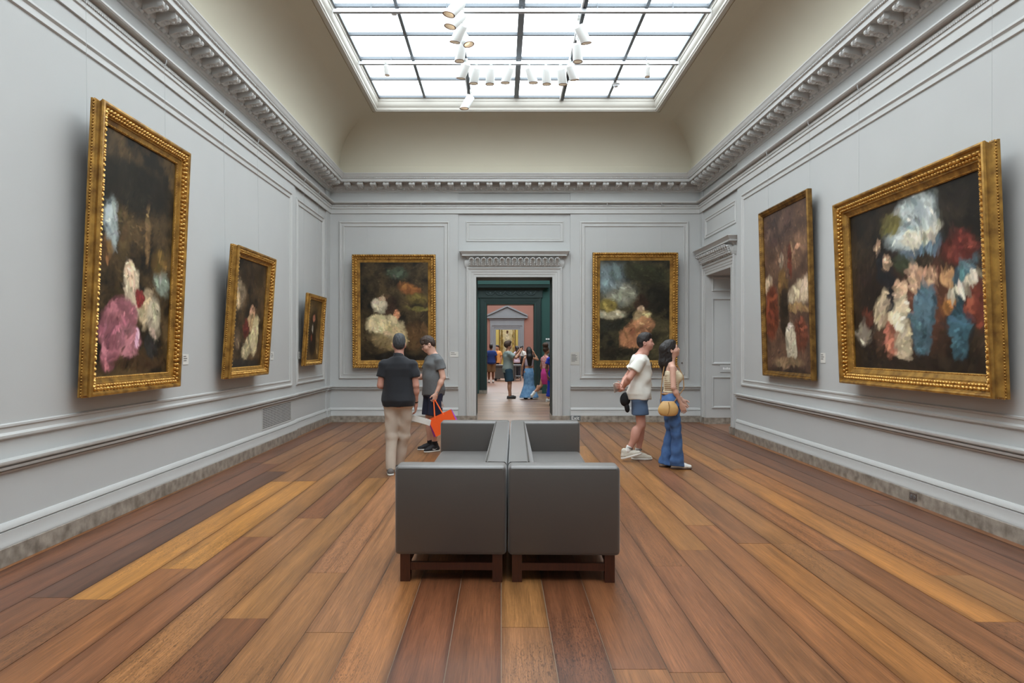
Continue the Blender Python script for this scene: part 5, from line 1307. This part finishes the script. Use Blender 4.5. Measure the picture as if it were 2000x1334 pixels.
D_, JD, sD, pvD, HMD = person('woman with long dark hair in a cream top and flared jeans looking up', loc, math.radians(-93), 1.70, dict(
    skin=SKIN, fem=True, hairmat=H_DARK, hair=long_hair, head=(0, 16, 0), pivot=(0, .012, 1.535),
    arms={'R': ((.205, -.01, 1.115), (.165, .10, .885), (-.1, .42, -1), (-1, 0, -.1), .45), 'L': ((-.20, .03, 1.12), (-.12, .17, .92), (.25, .5, -.9), (1, 0, 0), .5)},
    calf=.2, legs={'R': ((.085, .055, .475), (.08, .065, .085), -6), 'L': ((-.085, .01, .475), (-.085, -.06, .085), 6)},
    clothes=[('tank_top', wtop, C_CREAM, .009, None),
             ('jeans', lambda J, sh: [col(inflate(FEM, .010, .85, 1.03), .03)] + sum([[cone(J['leg' + S][0], J['leg' + S][1], .096, .068, .05), cone(J['leg' + S][1], J['leg' + S][2] + V3(0, 0, -.045), .068, .098, .03, cap=True), ell(J['leg' + S][0] + V3(0, -.012, .01), (.1, .112, .1), k=.04)] for S in 'RL'], []), C_DENIM, .010, folds(.008, 46, 7, 1.0))],
    shoe=(S_WHITE, S_BROWN, 'slip')))
for k in range(7):
    z = 1.07 + k * .026; pts = [((.127 + .004 * k / 7) * sD * math.cos(a) * 1.06, .095 * sD * math.sin(a) * 1.08, z * sD) for a in np.linspace(-1.2, 0.55, 9)]
    MB().tube(pts, .006, 6).build('lace', C_STRIPE, D_)
MB().tube([(.165 * math.cos(a) * sD * .84, (.112 * math.sin(a) - .006) * sD, 1.015 * sD) for a in np.linspace(0, 2 * math.pi, 25)], .012, 6).build('belt', M_TANSEAM, D_)
an = JD['legR'][2]
for k in range(3):
    y = an[1] + .075 + .022 * k
    MB().tube([((an[0] + .041) * sD, (y + .012) * sD, .022 * sD), ((an[0] + .034) * sD, (y - .004) * sD, .058 * sD), ((an[0] + .01) * sD, (y - .012) * sD, .074 * sD)], .006, 6).build('shoe_stripe', M_STRAP, D_)
# shoulder bag of the woman
bagloc = Vector(loc); rzD = math.radians(-93)
bg = empty('shoulder_bag', loc, 'rounded tan leather shoulder bag at the hip of the woman in jeans', 'bag', rz=rzD)
bag = [col([(.745, .205, -.08, .038, .09), (.765, .205, -.08, .046, .108), (.83, .205, -.08, .05, .118), (.89, .205, -.08, .042, .104), (.93, .205, -.08, .028, .08)], .03), ell((.205, -.08, .81), (.052, .12, .075), k=.05)]
bo_ = sdf_obj('bag_body', [(bag, .008)], M_TANBAG, bg, sD)
MB().tube([(.258 * sD, -.085 * sD, .92 * sD), (.266 * sD, -.075 * sD, .86 * sD), (.267 * sD, -.082 * sD, .80 * sD), (.256 * sD, -.095 * sD, .75 * sD)], .005, 6).build('flap_seam', M_TANSEAM, bg)
MB().tube([tuple(np.array(p) * sD) for p in [(.205, -.18, .90), (.17, -.165, 1.1), (.12, -.135, 1.3), (.02, -.09, 1.455), (-.06, -.03, 1.475), (-.03, .07, 1.44), (.06, .15, 1.26), (.15, .14, 1.1), (.205, .0, .92)]], .007, 6).build('strap', M_TANSEAM, bg)

# ---- things held
def held(name, mesh_builder, mt, loc, rot, label, cat, smooth=None):
    o = mesh_builder.build(name, mt, None, smooth); o.location = loc; o.rotation_euler = rot; return tag(o, label, cat)
def sheet(w, h, th=.004, fold=0.0):
    m = MB(); n = 6
    vs = []
    for i in range(n + 1):
        x = -w / 2 + w * i / n; y = fold * math.sin(math.pi * i / n)
        vs += [(x, y, -h / 2), (x, y, h / 2), (x, y + th, -h / 2), (x, y + th, h / 2)]
    fs = []
    for i in range(n):
        a = i * 4; fs += [(a, a + 4, a + 5, a + 1), (a + 2, a + 3, a + 7, a + 6), (a, a + 2, a + 6, a + 4), (a + 1, a + 5, a + 7, a + 3)]
    fs += [(0, 1, 3, 2), (n * 4, n * 4 + 2, n * 4 + 3, n * 4 + 1)]
    return m.add(vs, fs)
held('folded_map', sheet(.26, .075, .008, .015), M_PAPERW, at(822, 821, 8.72), (0, math.radians(14), math.radians(-10)), 'folded white map held by the man in the black polo', 'map')
held('museum_leaflet', sheet(.15, .10, .006, .01), M_PAPER, at(857, 793, 10.40), (0, math.radians(-28), math.radians(20)), 'folded pinkish leaflet held by the young man above the orange bag', 'leaflet')
lf = held('gallery_guide', sheet(.11, .14, .012, .02), M_PAPER, at(1206, 757, 9.62), (math.radians(15), math.radians(-12), math.radians(12)), 'creased printed guide held behind the back of the man in white', 'leaflet')
# orange bag
c = at(866, 826, 10.28); rb = math.radians(-24)
ob = empty('shopping_bag', c, 'bright orange shopping bag with purple edges hanging tilted from the young man', 'bag'); ob.rotation_euler = (0, rb, math.radians(8))
W_, H_ = .37, .27
MB().box(-W_ / 2, W_ / 2, -.05, -.046, -H_ / 2, H_ / 2).build('front_panel', M_ORANGE, ob)
MB().box(-W_ / 2, W_ / 2, .046, .05, -H_ / 2, H_ / 2).build('back_panel', M_ORANGE, ob)
for s in (-1, 1): MB().add([(s * W_ / 2, -.05, -H_ / 2), (s * (W_ / 2 + .03), 0, -H_ / 2), (s * W_ / 2, .05, -H_ / 2), (s * W_ / 2, -.05, H_ / 2), (s * (W_ / 2 + .012), 0, H_ / 2), (s * W_ / 2, .05, H_ / 2)], [(0, 1, 4, 3), (1, 2, 5, 4)]).build('gusset', M_PURPLE, ob)
MB().box(-W_ / 2, W_ / 2, -.05, .05, -H_ / 2 - .002, -H_ / 2).build('bottom', M_ORANGE, ob)
hand_w = Vector((JB['L'][2] + V3(.0, .03, -.09)) * sB); bl = at(846, VPY, 10.55); bl.z = 0
hw_world = Matrix.Rotation(math.radians(122), 4, 'Z') @ hand_w + bl
inv = (Matrix.Translation(c) @ Euler((0, rb, math.radians(8))).to_matrix().to_4x4()).inverted()
hl = inv @ hw_world
for y in (-.048, .048):
    MB().tube([(-.09, y, H_ / 2 - .02), tuple(hl + Vector((-.012, 0, -.01))), tuple(hl + Vector((.012, 0, .0))), (.05, y, H_ / 2 - .02)], .009, 6).build('handle', M_ORH, ob)
# cap
cp = empty('baseball_cap', at(1221, 782, 9.6), 'black baseball cap held behind the back of the man in white', 'cap'); cp.rotation_euler = (0, math.radians(8), math.radians(8))
sdf_obj('crown', [([ell((0, 0, .015), (.075, .06, .1)), ell((0, .06, .02), (.062, .04, .085), k=.02, op='s')], .008)], M_CAP, cp)
sdf_obj('brim', [([ell((.035, .0, -.095), (.04, .05, .075), R=rotm(0, 0, -20)), ell((.025, .03, -.1), (.04, .05, .07), R=rotm(0, 0, -20), k=.005, op='s')], .007)], M_CAP, cp)

# ---- visitors in the rooms beyond
def far_person(label, px, Y, H, rz, **kw):
    l = at(px, VPY, Y); l.z = 0
    base = dict(fine=1.7, skin=SKINT, hairmat=H_DARK, hair=short_hair(), head=(0, 0, 0),
                arms={'R': ((.235, -.03, 1.12), (.225, .06, .88), (0, .2, -1), (-1, 0, 0), .5), 'L': ((-.235, -.03, 1.12), (-.225, .06, .88), (0, .2, -1), (1, 0, 0), .5)},
                legs={'R': ((.09, .02, .475), (.095, .0, .085), -8), 'L': ((-.09, .02, .475), (-.095, .0, .085), 8)}, clothes=[], shoe=(S_GREY, S_DARK, 'slip'))
    base.update(kw)
    return person(label, l, math.radians(rz), H, base, None) + (l,)
curly = [ell((0, -.01, .135), (.1, .12, .118)), ell((0, .118, .062), (.1, .06, .08), k=.01, op='s'), ell((0, .13, .1), (.07, .05, .05), k=.01, op='s'), ell((0, .06, .2), (.08, .07, .05), k=.03)]
E_ = far_person('curly-haired man in a sage T-shirt raising a phone in the green room', 992, 21.3, 1.77, -72, hair=curly, hairmat=H_CURL, head=(0, 8, 0),
    arms={'R': ((.27, .17, 1.26), (.16, .36, 1.47), (-.3, .3, 1), (-.3, 1, .2), .7), 'L': ((-.25, .19, 1.24), (-.1, .38, 1.46), (.3, .3, 1), (.3, 1, .2), .7)},
    legs={'R': ((.12, .03, .475), (.15, .0, .085), -14), 'L': ((-.1, .08, .475), (-.11, .12, .085), 4)},
    clothes=[('t_shirt', tee(.80, .75, .036, .01, slw=.04), C_SAGE, .012, folds(.008, 30, 8)), ('shorts', shorts(.53, .03, .12, .122), C_TEAL, .012, None)], shoe=(S_DARK, S_DARK, 'slip'))
pw = Matrix.Rotation(math.radians(-72), 4, 'Z') @ Vector((0.03, .43, 1.57)) + E_[-1]
held('phone', MB().box(-.075, .075, -.005, .005, -.04, .04), M_GLASS, pw, (math.radians(10), 0, math.radians(-72)), 'black phone held up by the curly-haired man', 'phone')
lhair = [ell((0, -.01, .124), (.088, .11, .108)), ell((0, .118, .062), (.1, .062, .086), k=.01, op='s'), cone((0, -.07, .08), (0, -.12, -.12), .1, .11, .04), cone((0, -.12, -.12), (0, -.13, -.36), .11, .07, .04)]
F_ = far_person('long-haired woman in a flared light denim skirt shading her eyes in the green room', 1033, 21.1, 1.60, 12, fem=True, hair=lhair, hairmat=H_DARK,
    arms={'R': ((.32, .02, 1.33), (.17, .05, 1.60), (-.6, .1, .6), (-.3, .8, 0), .4), 'L': ((-.23, -.02, 1.12), (-.24, .02, .88), (0, .1, -1), (1, 0, 0), .4)},
    clothes=[('crop_top', lambda J, sh: [col(inflate(FEM, .012, 1.12, 1.42), .02)], C_LILAC, .012, None),
             ('denim_skirt', lambda J, sh: [col([(.05, 0, -.02, .34, .27), (.2, 0, -.015, .28, .22), (.45, 0, -.01, .19, .155), (.62, 0, -.012, .178, .15), (.85, 0, -.015, .185, .145), (.95, 0, -.012, .175, .13), (1.05, 0, 0, .14, .105)], .02)], C_LDENIM, .012, folds(.007, 30, 9, .15))])
bun = [ell((0, -.01, .124), (.086, .106, .108)), ell((0, .118, .062), (.1, .062, .086), k=.01, op='s'), ell((0, -.03, .26), (.11, .09, .085), k=.03)]
G_ = far_person('woman with a high hair bun in a floral top and magenta skirt mid-stride', 1066, 20.1, 1.62, -60, fem=True, hair=bun, hairmat=H_CURL, skin=SKINT,
    legs={'R': ((.09, .06, .475), (.09, .03, .085), 0), 'L': ((-.09, -.12, .5), (-.09, -.42, .28), 0)}, lift={'L': -50},
    clothes=[('floral_top', tee(1.05, .3, .016, 0, fem=True), C_FLORAL, .012, None), ('magenta_skirt', lambda J, sh: [col([(.55, 0, .02, .15, .14), (.7, 0, 0, .17, .15), (.9, 0, -.012, .18, .14), (1.08, 0, 0, .13, .1)], .02)], C_PINKD, .012, None)], shoe=(S_WHITE, S_WHITE, 'slip'))
Hh = far_person('woman in a long royal blue dress half hidden by the door jamb', 1082, 18.6, 1.62, 200, fem=True, hair=lhair, hairmat=H_DARK, skin=SKINB,
    clothes=[('blue_dress', lambda J, sh: tee(.7, .55, .02, .0, fem=True, slw=.035)(J, sh) + [col([(.28, 0, 0, .24, .2), (.6, 0, 0, .2, .17), (.95, 0, -.01, .18, .14), (1.1, 0, 0, .135, .1)], .03)], C_ROYAL, .012, folds(.005, 26, 3, .2))], shoe=(S_DARK, S_DARK, 'slip'))
I_ = far_person('man in a royal blue T-shirt and tan shorts seen from behind in the rose room', 959, 30.6, 1.74, 8, hairmat=H_DARK, skin=SKINB,
    clothes=[('t_shirt', tee(.84, .6, .04, .01, slw=.03), C_BLUET, .013, None), ('shorts', shorts(.5, .03, .122, .125), C_KHAKI2, .013, None)], shoe=(S_WHITE, S_DARK, 'sneaker'))
J_ = far_person('person in an orange shirt standing behind the grey counter', 972, 34.0, 1.70, 140, clothes=[('shirt', tee(.84, .6, .04, .01), C_ORANGE, .013, None), ('trousers', trousers(), C_BLACK, .013, None)])
K_ = far_person('dark-haired person in a pale lilac shirt behind the grey counter', 1009, 34.6, 1.66, 40, fem=True, hair=lhair, clothes=[('shirt', tee(.84, .6, .03, .01, fem=True), C_LILAC, .013, None), ('trousers', trousers(fem=True), C_BLACK, .013, None)])
L_ = far_person('person in a white shirt with a black shoulder bag at the end of the counter', 1019, 35.4, 1.68, -20, hairmat=H_GREY, clothes=[('shirt', tee(.84, .6, .03, .01), C_WHITE, .013, None), ('trousers', trousers(), C_NAVY, .013, None)])
bq = empty('black_bag', L_[-1] + Vector((.0, -.2, .8)), 'black shoulder bag on the person at the end of the counter', 'bag')
MB().ell((0, 0, .15), (.16, .08, .2), 12, 8).build('bag_body', M_CAP, bq, 60); MB().tube([(-.12, 0, .28), (-.02, .05, .66), (.1, 0, .28)], .012, 6).build('strap', M_CAP, bq)
